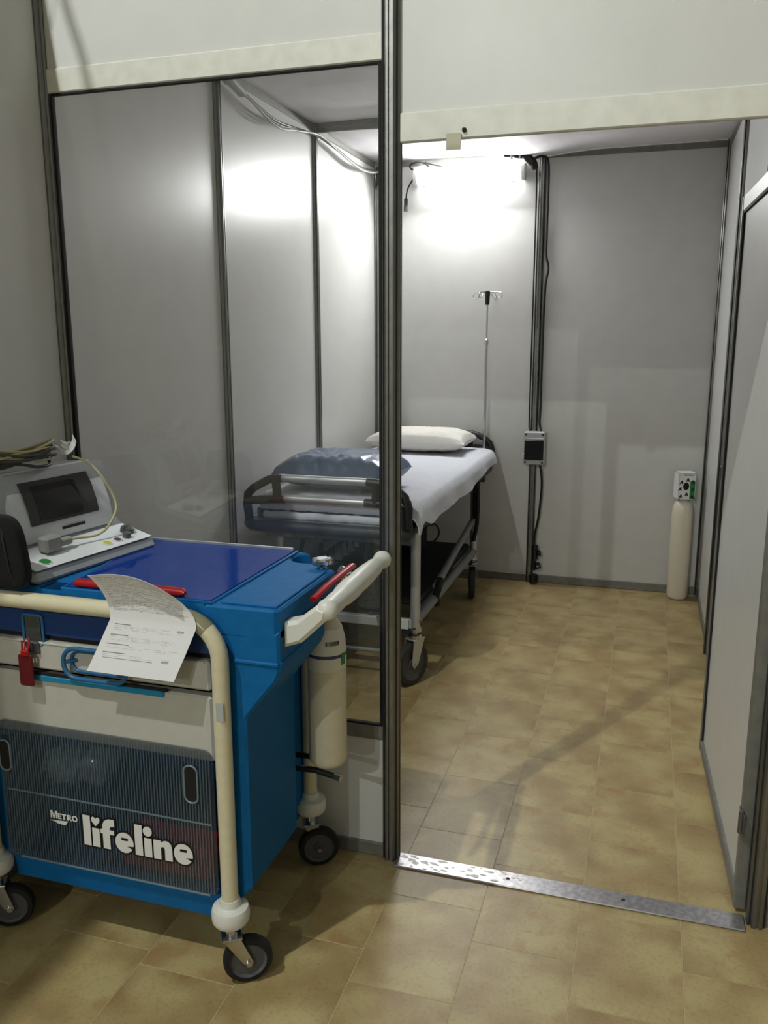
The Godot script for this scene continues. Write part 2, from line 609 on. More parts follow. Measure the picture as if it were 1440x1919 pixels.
# panel between two points in plan, with a rail below and above
func bay(parent: Node3D, a: Vector2, b: Vector2, y0 := 0.0, y1 := H, low := true, high := true, rail: Material = null, rail_h := 0.05) -> void:
	var d := (b - a).normalized()
	var p := a + d * 0.014
	var q := b - d * 0.014
	var c := (p + q) * 0.5
	var l := p.distance_to(q)
	var bs := Basis(Vector3(d.x, 0, d.y), Vector3.UP, Vector3(-d.y, 0, d.x))
	var rm: Material = M.alu_dull if rail == null else rail
	var lo := y0 + (rail_h - 0.008 if low else 0.0)
	var hi := y1 - (rail_h - 0.008 if high else 0.0)
	var m := MB.new()
	m.box(Vector3(c.x, (lo + hi) * 0.5, c.y), Vector3(l, hi - lo, 0.005), 0.0, bs)
	part(parent, "panel", m, M.panel)
	for e in [[low, y0 + rail_h * 0.5], [high, y1 - rail_h * 0.5]]:
		if e[0]:
			var r := MB.new()
			r.box(Vector3(c.x, e[1], c.y), Vector3(l - 0.01, rail_h, 0.018), 0.003, bs)
			part(parent, "rail", r, rm)

func build_walls() -> void:
	var wl := struct_node("wall_left", "left partition of pale laminate panels between grooved aluminium posts", "wall")
	for k in range(-3, 4):
		post(wl, 0.0, k * 1.0 if k > -3 else -2.985)
	for k in range(-3, 3):
		bay(wl, Vector2(0, maxf(k * 1.0, -2.985)), Vector2(0, k + 1.0))
	var wb := struct_node("wall_back", "back partition of two pale laminate panels with an aluminium post between", "wall")
	post(wb, 1.0, -2.985)
	bay(wb, Vector2(0, -2.985), Vector2(1.0, -2.985))
	bay(wb, Vector2(1.0, -2.985), Vector2(XR, -2.985))
	var wr := struct_node("wall_right", "right partition of pale laminate panels behind the open door", "wall")
	for z in [-2.985, -2.0, -1.0]:
		post(wr, XR, z)
	bay(wr, Vector2(XR, -2.985), Vector2(XR, -2.0))
	bay(wr, Vector2(XR, -2.0), Vector2(XR, -1.0))
	bay(wr, Vector2(XR, -1.0), Vector2(XR, 0.0))
	var wf := struct_node("wall_front", "front partition with window, doorway and pale header panels", "wall")
	post(wf, XC, 0.0, H, 0.024)
	post(wf, XR, 0.0, H, 0.024)
	post(wf, XR + 1.0, 0.0)
	bay(wf, Vector2(0, 0), Vector2(XC, 0), HW, H, true, true, M.rail_white, 0.062)
	bay(wf, Vector2(XC, 0), Vector2(XR, 0), HD, H, true, true, M.rail_white, 0.068)
	bay(wf, Vector2(XR, 0), Vector2(XR + 1.0, 0))
	bay(wf, Vector2(0, 0), Vector2(XC, 0), 0.0, SILL + 0.038, true, true, M.alu_dull, 0.042)
	# wall end caps of the neighbouring cubicle keep hall light from entering round the back
	var tr := struct_node("trim_1", "worn aluminium threshold strip across the cubicle doorway", "threshold")
	var m := MB.new()
	m.box(Vector3((XC + XR) * 0.5 - 0.005, 0.0032, 0.012), Vector3(XR - XC - 0.045, 0.0062, 0.066), 0.0025)
	part(tr, "strip", m, M.threshold)
	for x in [1.345, 1.655]:
		var s := MB.new()
		s.lathe([Vector2(0.0055, 0.0060), Vector2(0.0055, 0.0072), Vector2(0.004, 0.0078), Vector2(0, 0.0078)], Transform3D(Basis.IDENTITY, Vector3(x, 0, 0.012)), 12)
		part(tr, "screw", s, M.ink)
	# white flecks: lamp reflection painted onto the worn, scuffed end of the strip
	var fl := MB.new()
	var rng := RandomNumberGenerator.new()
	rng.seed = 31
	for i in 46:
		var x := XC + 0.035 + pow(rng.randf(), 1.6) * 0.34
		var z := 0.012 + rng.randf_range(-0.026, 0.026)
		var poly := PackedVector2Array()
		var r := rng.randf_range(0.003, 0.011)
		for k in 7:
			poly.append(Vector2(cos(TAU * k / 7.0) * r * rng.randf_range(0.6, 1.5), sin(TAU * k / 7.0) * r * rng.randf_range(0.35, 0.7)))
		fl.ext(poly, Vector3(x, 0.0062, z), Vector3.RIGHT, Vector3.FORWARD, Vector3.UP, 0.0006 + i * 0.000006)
	var fo := part(tr, "reflection_flecks", fl, M.reflection_white)
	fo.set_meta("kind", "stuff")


func build_ceiling() -> void:
	var c := struct_node("ceiling", "white fabric ceiling sheets sagging between aluminium beams", "ceiling")
	var spans := [[0.0, -1.0, 0.012], [-1.0, -2.0, 0.012], [-2.0, -2.975, 0.02]]
	for i in 3:
		var s: Array = spans[i]
		var m := MB.new()
		var f := FastNoiseLite.new()
		f.seed = 5 + i
		f.frequency = 1.6
		m.sheet(func(a: float, b: float) -> Vector3:
			var x := lerpf(0.01, XR - 0.01, a)
			var z := lerpf(s[0] - 0.012, s[1] + 0.012, b)
			var sag: float = s[2] * sin(PI * b) * (0.5 + sin(PI * a))
			if i == 2:
				# the sheet hangs loose above the lamp, hardest between lamp and post
				sag += 0.03 * exp(-pow((x - 0.95) / 0.22, 2.0)) * smoothstep(0.2, 0.9, b)
			return Vector3(x, 2.507 - sag + f.get_noise_2d(x, z) * 0.008, z), 40, 24, 0.003)
		part(c, "fabric_sheet", m, M.fabric)
	for z in [-1.0, -2.0]:
		var m := MB.new()
		m.box(Vector3(XR * 0.5, 2.485, z), Vector3(XR - 0.04, 0.05, 0.02), 0.003)
		part(c, "beam", m, M.alu)
		var g := MB.new()
		g.box(Vector3(XR * 0.5, 2.485, z), Vector3(XR - 0.05, 0.008, 0.026), 0.002)
		part(c, "beam_ridge", g, M.alu_dull)


func build_window_and_door() -> void:
	var w := struct_node("window_1", "fixed clear window pane between the corner post and the mullion", "window")
	var g := MB.new()
	g.box(Vector3(XC * 0.5, (SILL + 0.03 + HW) * 0.5, 0.0), Vector3(XC - 0.036, HW - SILL - 0.024, 0.004))
	part(w, "pane", g, M.glass)
	for a in [[Vector3(0.028, (SILL + HW) * 0.5 + 0.018, 0), Vector3(0.008, HW - SILL - 0.04, 0.014)], [Vector3(XC - 0.029, (SILL + HW) * 0.5 + 0.018, 0), Vector3(0.008, HW - SILL - 0.04, 0.014)], [Vector3(XC * 0.5, HW - 0.003, 0), Vector3(XC - 0.05, 0.006, 0.014)], [Vector3(XC * 0.5, SILL + 0.041, 0), Vector3(XC - 0.05, 0.006, 0.014)]]:
		var m := MB.new()
		m.box(a[0], a[1], 0.001)
		part(w, "gasket", m, M.gap)

	# door leaf swung into the cubicle against the right wall
	var d := struct_node("door_1", "pale panel door with aluminium edging standing open into the cubicle", "door")
	var hinge := Vector2(1.948, -0.030)
	var free := Vector2(1.908, -0.950)
	var dir := (free - hinge).normalized()
	var nrm := Vector2(dir.y, -dir.x)     # towards -x, the face seen from the corridor
	if nrm.x > 0: nrm = -nrm
	var bs := Basis(Vector3(dir.x, 0, dir.y), Vector3.UP, Vector3(-dir.y, 0, dir.x))
	var L := hinge.distance_to(free)
	var mid := (hinge + free) * 0.5
	var top := 1.925
	var P := func(s: float, y: float, off: float) -> Vector3:
		var q := hinge + dir * s + nrm * off
		return Vector3(q.x, y, q.y)
	var m := MB.new()
	m.box(P.call(L * 0.5, (top + 0.012) * 0.5, 0.0), Vector3(L - 0.03, top - 0.06, 0.010), 0.0, bs)
	part(d, "leaf_panel", m, M.panel)
	for a in [[P.call(0.014, (top + 0.012) * 0.5, 0.0), Vector3(0.028, top - 0.012, 0.03)], [P.call(L - 0.012, (top + 0.012) * 0.5, 0.0), Vector3(0.024, top - 0.012, 0.03)]]:
		var s := MB.new()
		s.box(a[0], a[1], 0.003, bs)
		part(d, "stile", s, M.alu_dull)
	for y in [0.012 + 0.022, top - 0.024]:
		var s := MB.new()
		s.box(P.call(L * 0.5, y, 0.0), Vector3(L - 0.054, 0.044 if y < 1.0 else 0.048, 0.028), 0.003, bs)
		part(d, "rail", s, M.alu_dull if y < 1.0 else M.rail_white)
	var gk := MB.new()
	gk.box(P.call(L * 0.5, top - 0.050, 0.004), Vector3(L - 0.05, 0.006, 0.016), 0.0, bs)
	gk.box(P.call(L - 0.027, (top + 0.012) * 0.5, 0.004), Vector3(0.006, top - 0.1, 0.016), 0.0, bs)
	part(d, "gasket", gk, M.gap)
	for y in [0.27, 1.70]:
		var h := MB.new()
		h.tube([P.call(-0.012, y - 0.03, 0.018), P.call(-0.012, y + 0.03, 0.018)], 0.007, 10)
		h.box(P.call(0.008, y, 0.017), Vector3(0.028, 0.055, 0.003), 0.001, bs)
		h.box(P.call(-0.026, y, 0.014), Vector3(0.02, 0.055, 0.003), 0.001, bs)
		var hp := part(d, "hinge", h, M.steel)
		for k in 4:
			var sc := MB.new()
			sc.lathe([Vector2(0.004, 0.0), Vector2(0.003, 0.0015), Vector2(0, 0.002)], Transform3D(Basis(Vector3(nrm.y, 0, -nrm.x), Vector3(nrm.x, 0, nrm.y), Vector3.UP), P.call(0.003 + 0.011 * (k % 2), y - 0.016 + 0.032 * (k / 2), 0.0186)), 8)
			sub(hp, "screw", sc, M.chrome)
	var lk := MB.new()
	lk.box(P.call(L - 0.004, 1.03, 0.0), Vector3(0.016, 0.05, 0.036), 0.003, bs)
	lk.box(P.call(L + 0.012, 1.04, 0.004), Vector3(0.03, 0.012, 0.014), 0.003, bs)
	part(d, "latch", lk, M.steel)


# ------------------------------------------------------------------ lamp of the cubicle
func build_booth_lamp() -> void:
	var base := Vector3(0.585, 2.402, -2.965)
	var t := thing("batten_lamp", "glowing white weatherproof batten lamp on the back wall", "lamp", base)
	var z0 := -2.972
	# tray against the wall: section in (z, y), run along x
	var tray := PackedVector2Array([Vector2(0, -0.030), Vector2(0.022, -0.036), Vector2(0.022, 0.036), Vector2(0, 0.030)])
	var m := MB.new()
	m.ext(tray, Vector3(0.265, 2.402, z0), Vector3.BACK, Vector3.UP, Vector3.RIGHT, 0.64, 0.004)
	part(t, "tray", m, M.white_plastic)
	var cov := PackedVector2Array()
	for k in 13:
		var a := -PI * 0.5 + PI * k / 12.0
		cov.append(Vector2(0.023 + 0.058 * cos(a), 0.048 * sin(a)))
	var c := MB.new()
	c.ext(cov, Vector3(0.285, 2.402, z0), Vector3.BACK, Vector3.UP, Vector3.RIGHT, 0.60, 0.004)
	var gm := mat(Color(1, 1, 1), 0.4)
	gm.emission_enabled = true
	gm.emission = Color(0.99, 0.995, 0.99)
	gm.emission_energy_multiplier = 25.0
	part(t, "diffuser", c, gm)
	for s in [0.262, 0.886]:
		var e := MB.new()
		var cap := PackedVector2Array()
		cap.append(Vector2(0.0, -0.046))
		for k in 9:
			var a := -PI * 0.5 + PI * k / 8.0
			cap.append(Vector2(0.038 + 0.048 * cos(a), 0.052 * sin(a)))
		cap.append(Vector2(0.0, 0.046))
		e.ext(cap, Vector3(s, 2.402, z0), Vector3.BACK, Vector3.UP, Vector3.RIGHT, 0.024, 0.004)
		part(t, "end_cap", e, M.white_plastic)
	for x in [0.32, 0.585, 0.84]:
		for sg in [-1.0, 1.0]:
			var k := MB.new()
			k.box(Vector3(x, 2.402 + sg * 0.054, z0 + 0.036), Vector3(0.022, 0.008, 0.03), 0.002)
			part(t, "clip", k, M.bar_alu)
	var l := AreaLight3D.new()
	l.name = "batten_light"
	l.area_size = Vector2(0.60, 0.085)
	l.light_color = Color(0.99, 0.995, 0.99)
	l.light_energy = BOOTH_ENERGY
	l.area_range = 8.0
	l.shadow_enabled = true
	t.add_child(l)
	# just in front of the diffuser, looking out and down
	l.position = Vector3(0.585, 2.402 - 0.040, z0 + 0.098) - base
	l.rotation = Vector3(deg_to_rad(-36.0), PI, 0.0)


# ------------------------------------------------------------------ casters shared by cart and bed
func caster(parent: Node3D, top: Vector3, wheel: Vector3, r: float, w: float, turn: float, tyre: Material, bumper: float, fork: Material) -> void:
	var m := MB.new()
	var bs := Basis(Vector3.UP, turn)
	var side := bs * Vector3.RIGHT
	for s in [-1.0, 1.0]:
		var a: Vector3 = Vector3(top.x, wheel.y + r * 1.12, top.z) + side * s * (w * 0.5 + 0.006)
		var poly := PackedVector2Array([Vector2(-r * 0.34, 0), Vector2(r * 0.34, 0), Vector2(r * 0.2, -r * 1.1), Vector2(0.0, -r * 1.3), Vector2(-r * 0.2, -r * 1.1)])
		var fw := (wheel - Vector3(top.x, wheel.y, top.z)).dot(bs * Vector3.BACK)
		var sheared := PackedVector2Array()
		for p in poly:
			sheared.append(Vector2(p.x + fw * (-p.y / (r * 1.12)), p.y))
		m.ext(sheared, a - side * 0.0015, bs * Vector3.BACK, Vector3.UP, side, 0.003)
	m.box(Vector3(top.x, wheel.y + r * 1.12, top.z), Vector3(w + 0.016, 0.006, r * 0.8), 0.002, bs)
	m.lathe([Vector2(0.014, wheel.y + r * 1.12), Vector2(0.014, top.y)], Transform3D(Basis.IDENTITY, Vector3(top.x, 0, top.z)), 12)
	var cp := part(parent, "caster_fork", m, fork)
	var t := Transform3D(bs * Basis(Vector3.BACK, -PI / 2), wheel)
	var y := MB.new()
	y.lathe([Vector2(r * 0.74, -w * 0.5), Vector2(r * 0.93, -w * 0.46), Vector2(r, -w * 0.25), Vector2(r, w * 0.25), Vector2(r * 0.93, w * 0.46), Vector2(r * 0.74, w * 0.5)], t, 28)
	sub(cp, "tyre", y, tyre)
	var h := MB.new()
	h.lathe([Vector2(0, -w * 0.42), Vector2(r * 0.22, -w * 0.42), Vector2(r * 0.26, -w * 0.3), Vector2(r * 0.66, -w * 0.3), Vector2(r * 0.76, -w * 0.45), Vector2(r * 0.76, w * 0.45), Vector2(r * 0.66, w * 0.3), Vector2(r * 0.26, w * 0.3), Vector2(r * 0.22, w * 0.42), Vector2(0, w * 0.42)], t, 24)
	sub(cp, "wheel_hub", h, M.hub)
	var x := MB.new()
	x.tube([wheel - side * (w * 0.5 + 0.012), wheel + side * (w * 0.5 + 0.012)], 0.006, 8)
	sub(cp, "axle", x, M.chrome)
	if bumper > 0.0:
		var b := MB.new()
		b.lathe([Vector2(0, -0.024), Vector2(bumper * 0.88, -0.024), Vector2(bumper * 0.97, -0.018), Vector2(bumper, -0.010), Vector2(bumper, 0.006), Vector2(bumper * 0.93, 0.015), Vector2(bumper * 0.6, 0.019), Vector2(0.025, 0.020), Vector2(0.0225, 0.036), Vector2(0, 0.036)], Transform3D(Basis.IDENTITY, top), 28, 0.9)
		part(parent, "bumper", b, M.white_plastic)


func arc(c: Vector3, a: Vector3, b: Vector3, r: float, from: float, to: float, k := 8) -> PackedVector3Array:
	var out := PackedVector3Array()
	for i in k + 1:
		var t := lerpf(from, to, float(i) / k)
		out.append(c + a * cos(t) * r + b * sin(t) * r)
	return out


# ------------------------------------------------------------------ resuscitation cart
const TOPY := 0.915

func text_part(parent: Node3D, called: String, s: String, at: Vector3, height: float, width: float, bold: float, depth: float, m: Material, slant := 0.0, turn := 0.0) -> MeshInstance3D:
	var f := SystemFont.new()
	f.font_names = PackedStringArray(["Droid Sans"])
	f.font_weight = 800
	var fv := FontVariation.new()
	fv.base_font = f
	fv.variation_embolden = bold
	var t := TextMesh.new()
	t.font = fv
	t.font_size = 64
	t.pixel_size = 0.01
	t.depth = 1.0
	t.curve_step = 1.0
	t.text = s
	t.horizontal_alignment = HORIZONTAL_ALIGNMENT_LEFT
	t.vertical_alignment = VERTICAL_ALIGNMENT_BOTTOM
	var bb := t.get_aabb()
	var o := MeshInstance3D.new()
	o.name = called
	o.mesh = t
	o.material_override = m
	parent.add_child(o, true)
	var base := Vector3.ZERO
	var q: Node = parent
	while q != self:
		base += q.position
		q = q.get_parent()
	var k := Vector3(width / bb.size.x, height / bb.size.y, depth / maxf(bb.size.z, 1e-4))
	var tr := Transform3D(Basis(Vector3.UP, turn), at - base) * Transform3D(Basis(Vector3(k.x, 0, 0), Vector3(slant * k.y, k.y, 0), Vector3(0, 0, k.z)), Vector3(-bb.position.x * k.x, -bb.position.y * k.y, -bb.position.z * k.z))
	o.transform = tr
	return o

# the fat rounded word on the bin: pieces of each letter as polygons, with a dark outline behind
func heavy_word(parent: Node3D, at: Vector3, width: float, height: float) -> void:
	var box := func(x0: float, y0: float, x1: float, y1: float) -> PackedVector2Array: return PackedVector2Array([Vector2(x0, y0), Vector2(x1, y0), Vector2(x1, y1), Vector2(x0, y1)])
	var disc := func(c: Vector2, r: float) -> PackedVector2Array:
		var o := PackedVector2Array()
		for k in 20: o.append(c + Vector2(cos(TAU * k / 20.0), sin(TAU * k / 20.0)) * r)
		return o
	var eo := PackedVector2Array()
	for k in 28:
		var a := deg_to_rad(325.0 * k / 27.0)
		eo.append(Vector2(0.33 + 0.33 * cos(a), 0.31 + 0.33 * sin(a)))
	eo.append(Vector2(0.40, 0.205))
	eo.append(Vector2(0.66, 0.235))
	var heart := PackedVector2Array([Vector2(0.14, 0.68), Vector2(0.28, 0.83), Vector2(0.30, 0.92), Vector2(0.25, 0.98), Vector2(0.19, 0.97), Vector2(0.14, 0.92), Vector2(0.09, 0.97), Vector2(0.03, 0.98), Vector2(-0.02, 0.92), Vector2(0.0, 0.83)])
	var f := PackedVector2Array([Vector2(0.08, 0), Vector2(0.34, 0), Vector2(0.34, 0.49), Vector2(0.50, 0.49), Vector2(0.50, 0.63), Vector2(0.34, 0.63), Vector2(0.345, 0.70), Vector2(0.40, 0.76), Vector2(0.52, 0.77), Vector2(0.52, 0.99), Vector2(0.30, 0.99), Vector2(0.15, 0.91), Vector2(0.085, 0.77), Vector2(0.08, 0.63), Vector2(0.0, 0.63), Vector2(0.0, 0.49), Vector2(0.08, 0.49)])
	var n := PackedVector2Array([Vector2(0, 0), Vector2(0.26, 0), Vector2(0.26, 0.36), Vector2(0.29, 0.42), Vector2(0.36, 0.42), Vector2(0.40, 0.36), Vector2(0.40, 0), Vector2(0.66, 0), Vector2(0.66, 0.40), Vector2(0.62, 0.54), Vector2(0.52, 0.62), Vector2(0.40, 0.63), Vector2(0.26, 0.56), Vector2(0.26, 0.61), Vector2(0, 0.61)])
	var bar: PackedVector2Array = box.call(0.0, 0.0, 0.27, 0.99)
	var stem: PackedVector2Array = box.call(0.0, 0.0, 0.27, 0.61)
	var word := [[0.0, [bar]], [0.33, [stem, heart]], [0.64, [f]], [1.17, [eo]], [1.89, [bar]], [2.22, [stem, disc.call(Vector2(0.135, 0.83), 0.16)]], [2.55, [n]], [3.26, [eo]]]
	var kx := width / 3.92
	for w in word:
		var m := MB.new()
		var o := MB.new()
		for p in w[1]:
			var q := PackedVector2Array()
			for v in p: q.append(Vector2((v.x + w[0]) * kx, v.y * height))
			m.ext(q, at + Vector3(0, 0, 0.0007), Vector3.RIGHT, Vector3.UP, Vector3.BACK, 0.0009)
			for g in Geometry2D.offset_polygon(q, 0.0048, Geometry2D.JOIN_ROUND):
				o.ext(g, at, Vector3.RIGHT, Vector3.UP, Vector3.BACK, 0.0006)
		var lo := part(parent, "letter", m, M.letter)
		part(parent, "letter_outline", o, M.ink)
		if w[1][0] == eo:
			var c := MB.new()
			c.ext(rounded((w[0] + 0.22) * kx, 0.385 * height, (w[0] + 0.47) * kx, 0.475 * height, 0.003, 3), at + Vector3(0, 0, 0.0016), Vector3.RIGHT, Vector3.UP, Vector3.BACK, 0.0002)
			part(parent, "letter_counter", c, M.ink)


func rounded(x0: float, y0: float, x1: float, y1: float, r: float, k := 5) -> PackedVector2Array:
	var out := PackedVector2Array()
	for c in [[Vector2(x1 - r, y0 + r), -PI / 2], [Vector2(x1 - r, y1 - r), 0.0], [Vector2(x0 + r, y1 - r), PI / 2], [Vector2(x0 + r, y0 + r), PI]]:
		for i in k + 1:
			var a: float = c[1] + PI / 2 * i / k
			out.append(c[0] + Vector2(cos(a), sin(a)) * r)
	return out

func build_cart() -> void:
	var cart := thing("resuscitation_cart", "blue plastic resuscitation cart with white tube frame and ribbed clear lower bin", "cart", Vector3(0.455, 0, 0.32))
	# ---- body: side section with an overhang to the right, hollow at the front for drawers
	var sec := PackedVector2Array([Vector2(0.755, 0.20), Vector2(0.80, 0.20), Vector2(0.828, 0.23), Vector2(0.830, 0.655), Vector2(0.842, 0.672), Vector2(0.905, 0.752), Vector2(0.915, 0.775), Vector2(0.915, 0.865), Vector2(0.755, 0.865)])
	var m := MB.new()
	m.ext(sec, Vector3(0, 0, 0.275), Vector3.RIGHT, Vector3.UP, Vector3.BACK, 0.275, 0.006, 0.6)
	part(cart, "side_panel", m, M.blue)
	# rib across the overhang
	var rb := MB.new()
	rb.box(Vector3(0.858, 0.792, 0.5505), Vector3(0.112, 0.010, 0.007), 0.003)
	rb.box(Vector3(0.9155, 0.792, 0.47), Vector3(0.005, 0.010, 0.15), 0.002)
	part(cart, "moulded_rib", rb, M.blue)
	# rear of the right side: recessed bay for the gas cylinder with an arched roof
	var arch := PackedVector2Array([Vector2(0.065, 0.865), Vector2(0.065, 0.80), Vector2(0.13, 0.795), Vector2(0.19, 0.775), Vector2(0.235, 0.735), Vector2(0.262, 0.68), Vector2(0.275, 0.61), Vector2(0.281, 0.61), Vector2(0.281, 0.865)])
	var am := MB.new()
	var az := PackedVector2Array()
	for p in arch: az.append(Vector2(-p.x, p.y))
	am.ext(az, Vector3(0.768, 0, 0), Vector3.FORWARD, Vector3.UP, Vector3.RIGHT, 0.062, 0.003)
	part(cart, "arched_panel", am, M.blue)
	var rc := MB.new()
	rc.box(Vector3(0.762, 0.53, 0.17), Vector3(0.012, 0.67, 0.22), 0.002)
	part(cart, "recess_wall", rc, M.blue)
	# left side, back, bottom
	var ls := MB.new()
	ls.ext(PackedVector2Array([Vector2(0.09, 0.23), Vector2(0.12, 0.20), Vector2(0.155, 0.20), Vector2(0.155, 0.865), Vector2(0.03, 0.865), Vector2(0.03, 0.775), Vector2(0.09, 0.66)]), Vector3(0, 0, 0.065), Vector3.RIGHT, Vector3.UP, Vector3.BACK, 0.485, 0.006, 0.6)
	part(cart, "side_panel", ls, M.blue)
	var bk := MB.new()
	bk.box(Vector3(0.455, 0.53, 0.075), Vector3(0.61, 0.67, 0.015), 0.002)
	part(cart, "back_panel", bk, M.blue)
	var bt := MB.new()
	bt.ext(PackedVector2Array([Vector2(-0.07, 0.205), Vector2(-0.07, 0.16), Vector2(-0.10, 0.135), Vector2(-0.53, 0.130), Vector2(-0.548, 0.138), Vector2(-0.556, 0.205)]), Vector3(0.155, 0, 0), Vector3.FORWARD, Vector3.UP, Vector3.RIGHT, 0.605, 0.012)
	part(cart, "bottom_tray", bt, M.blue)
	# frame round the drawer opening
	var fr := MB.new()
	fr.box(Vector3(0.157, 0.50, 0.552), Vector3(0.012, 0.60, 0.02), 0.005)
	part(cart, "drawer_surround", fr, M.blue)
	var fr2 := MB.new()
	fr2.box(Vector3(0.761, 0.50, 0.552), Vector3(0.016, 0.60, 0.02), 0.006)
	part(cart, "drawer_surround", fr2, M.blue)

	# ---- top deck with a notch for the valve
	var deck := PackedVector2Array([Vector2(0.02, -0.555), Vector2(0.905, -0.5495), Vector2(0.915, -0.5395), Vector2(0.915, -0.205), Vector2(0.88, -0.190), Vector2(0.862, -0.170)])
	for k in 9:
		var a := deg_to_rad(-65.0 - 25.0 * k * 0.9)
		deck.append(Vector2(0.815 + 0.052 * cos(a), -0.115 + 0.052 * sin(a)))
	deck.append(Vector2(0.765, -0.062))
	deck.append(Vector2(0.02, -0.062))
	# the well under the lid is cut out by building the deck as a frame
	var lip := MB.new()
	var well := Rect2(0.31, 0.095, 0.43, 0.405)          # x, z, width, depth
	var frame := [
		PackedVector2Array([Vector2(0.02, -0.555), Vector2(0.372, -0.555), Vector2(0.372, -0.50), Vector2(0.316, -0.095), Vector2(0.316, -0.062), Vector2(0.02, -0.062)]),
		PackedVector2Array([Vector2(0.309, -0.555), Vector2(0.741, -0.552), Vector2(0.741, -0.50), Vector2(0.309, -0.50)]),
		PackedVector2Array([Vector2(0.309, -0.095), Vector2(0.741, -0.095), Vector2(0.741, -0.062), Vector2(0.309, -0.062)]),
	]
	for f in frame:
		lip.ext(f, Vector3(0, 0.862, 0), Vector3.RIGHT, Vector3.FORWARD, Vector3.UP, TOPY - 0.862, 0.0)
	# the minus signs above are world +z: FORWARD is -z
	lip.xf = Transform3D.IDENTITY
	var right := PackedVector2Array()
	right.append(Vector2(0.740, -0.552))
	for p in deck.slice(1): 
		if p.x > 0.74: right.append(p)
	right.append(Vector2(0.740, -0.062))
	lip.ext(right, Vector3(0, 0.846, 0), Vector3.RIGHT, Vector3.FORWARD, Vector3.UP, TOPY - 0.846, 0.005, 0.85)
	part(cart, "top_deck", lip, M.blue)
	var wf := MB.new()
	wf.box(Vector3(0.525, 0.868, 0.2975), Vector3(0.44, 0.006, 0.41))
	part(cart, "well_floor", wf, M.blue)
	for i in 4:
		var dv := MB.new()
		dv.box(Vector3(0.555, 0.886, 0.175 + 0.078 * i), Vector3(0.368, 0.032, 0.004), 0.001)
		part(cart, "divider", dv, M.blue)
	for x in [0.46, 0.55, 0.645]:
		var dv := MB.new()
		dv.box(Vector3(x, 0.886, 0.2975), Vector3(0.004, 0.032, 0.40), 0.001)
		part(cart, "divider", dv, M.blue)
	# raised ledge on the right part of the deck
	var ld := MB.new()
	ld.ext(PackedVector2Array([Vector2(0.772, -0.535), Vector2(0.905, -0.535), Vector2(0.905, -0.235), Vector2(0.772, -0.235)]), Vector3(0, TOPY - 0.001, 0), Vector3.RIGHT, Vector3.FORWARD, Vector3.UP, 0.006, 0.002)
	part(cart, "raised_ledge", ld, M.blue)
	var rim := MB.new()
	rim.tube([Vector3(0.368, TOPY + 0.001, 0.545), Vector3(0.755, TOPY + 0.001, 0.545), Vector3(0.757, TOPY + 0.001, 0.07)], 0.005, 8)
	rim.tube([Vector3(0.368, TOPY + 0.001, 0.545), Vector3(0.300, TOPY + 0.001, 0.07)], 0.004, 8)
	part(cart, "deck_bead", rim, M.blue)

	# ---- lid
	var lid := thing("tray_lid", "translucent dark blue acrylic lid over the compartments on top of the blue cart", "lid", Vector3(0.525, TOPY + 0.0005, 0.3))
	var lm := MB.new()
	lm.ext(PackedVector2Array([Vector2(0.368, -0.538), Vector2(0.748, -0.538), Vector2(0.748, -0.070), Vector2(0.304, -0.070)]), Vector3(0, TOPY + 0.0008, 0), Vector3.RIGHT, Vector3.FORWARD, Vector3.UP, 0.004, 0.001)
	part(lid, "lid_sheet", lm, M.lid)
	var lb := MB.new()
	lb.box(Vector3(0.526, TOPY + 0.008, 0.071), Vector3(0.440, 0.008, 0.004), 0.001)
	part(lid, "hinge_strip", lb, M.bar_alu)

	# ---- tube frame
	for z in [0.577, 0.086]:
		var xl := 0.125
		var xr := 0.787
		var p := PackedVector3Array([Vector3(xl, 0.19, z), Vector3(xl, 0.80, z)])
		p.append_array(arc(Vector3(xl + 0.09, 0.80, z), Vector3.LEFT, Vector3.UP, 0.09, 0.0, PI / 2).slice(1))
		p.append_array(arc(Vector3(xr - 0.09, 0.80, z), Vector3.UP, Vector3.RIGHT, 0.09, 0.0, PI / 2))
		p.append(Vector3(xr, 0.19, z))
		var t := MB.new()
		if z > 0.3:
			t.tube(p, 0.0195, 16)
		else:
			t.tube(PackedVector3Array([Vector3(xl, 0.19, z), Vector3(xl, 0.40, z)]), 0.0195, 14)
			var t2 := MB.new()
			t2.tube(PackedVector3Array([Vector3(xr, 0.19, z), Vector3(xr, 0.60, z), Vector3(xr, 0.798, z)]), 0.0195, 14)
			part(cart, "frame_tube", t2, M.cream)
		part(cart, "frame_tube", t, M.cream)
	var st := MB.new()
	st.box(Vector3(0.792, 0.688, 0.5965), Vector3(0.018, 0.042, 0.0012))
	part(cart, "asset_sticker", st, M.box_grey)
	caster(cart, Vector3(0.787, 0.185, 0.577), Vector3(0.818, 0.058, 0.560), 0.058, 0.03, deg_to_rad(-58), M.rubber, 0.044, M.chrome)
	caster(cart, Vector3(0.125, 0.185, 0.577), Vector3(0.150, 0.058, 0.565), 0.058, 0.03, deg_to_rad(-62), M.rubber, 0.044, M.chrome)
	caster(cart, Vector3(0.787, 0.185, 0.086), Vector3(0.812, 0.058, 0.092), 0.058, 0.03, deg_to_rad(-62), M.rubber, 0.044, M.chrome)
	caster(cart, Vector3(0.125, 0.185, 0.096), Vector3(0.135, 0.058, 0.115), 0.058, 0.03, deg_to_rad(10), M.rubber, 0.044, M.chrome)

	# ---- drawers
	var lipp := MB.new()
	lipp.box(Vector3(0.457, 0.832, 0.551), Vector3(0.605, 0.062, 0.014), 0.003)
	part(cart, "lip_panel", lipp, M.blue_dark)
	var dk := MB.new()
	dk.box(Vector3(0.457, 0.79, 0.535), Vector3(0.60, 0.03, 0.02))
	part(cart, "drawer_gap", dk, M.gap)
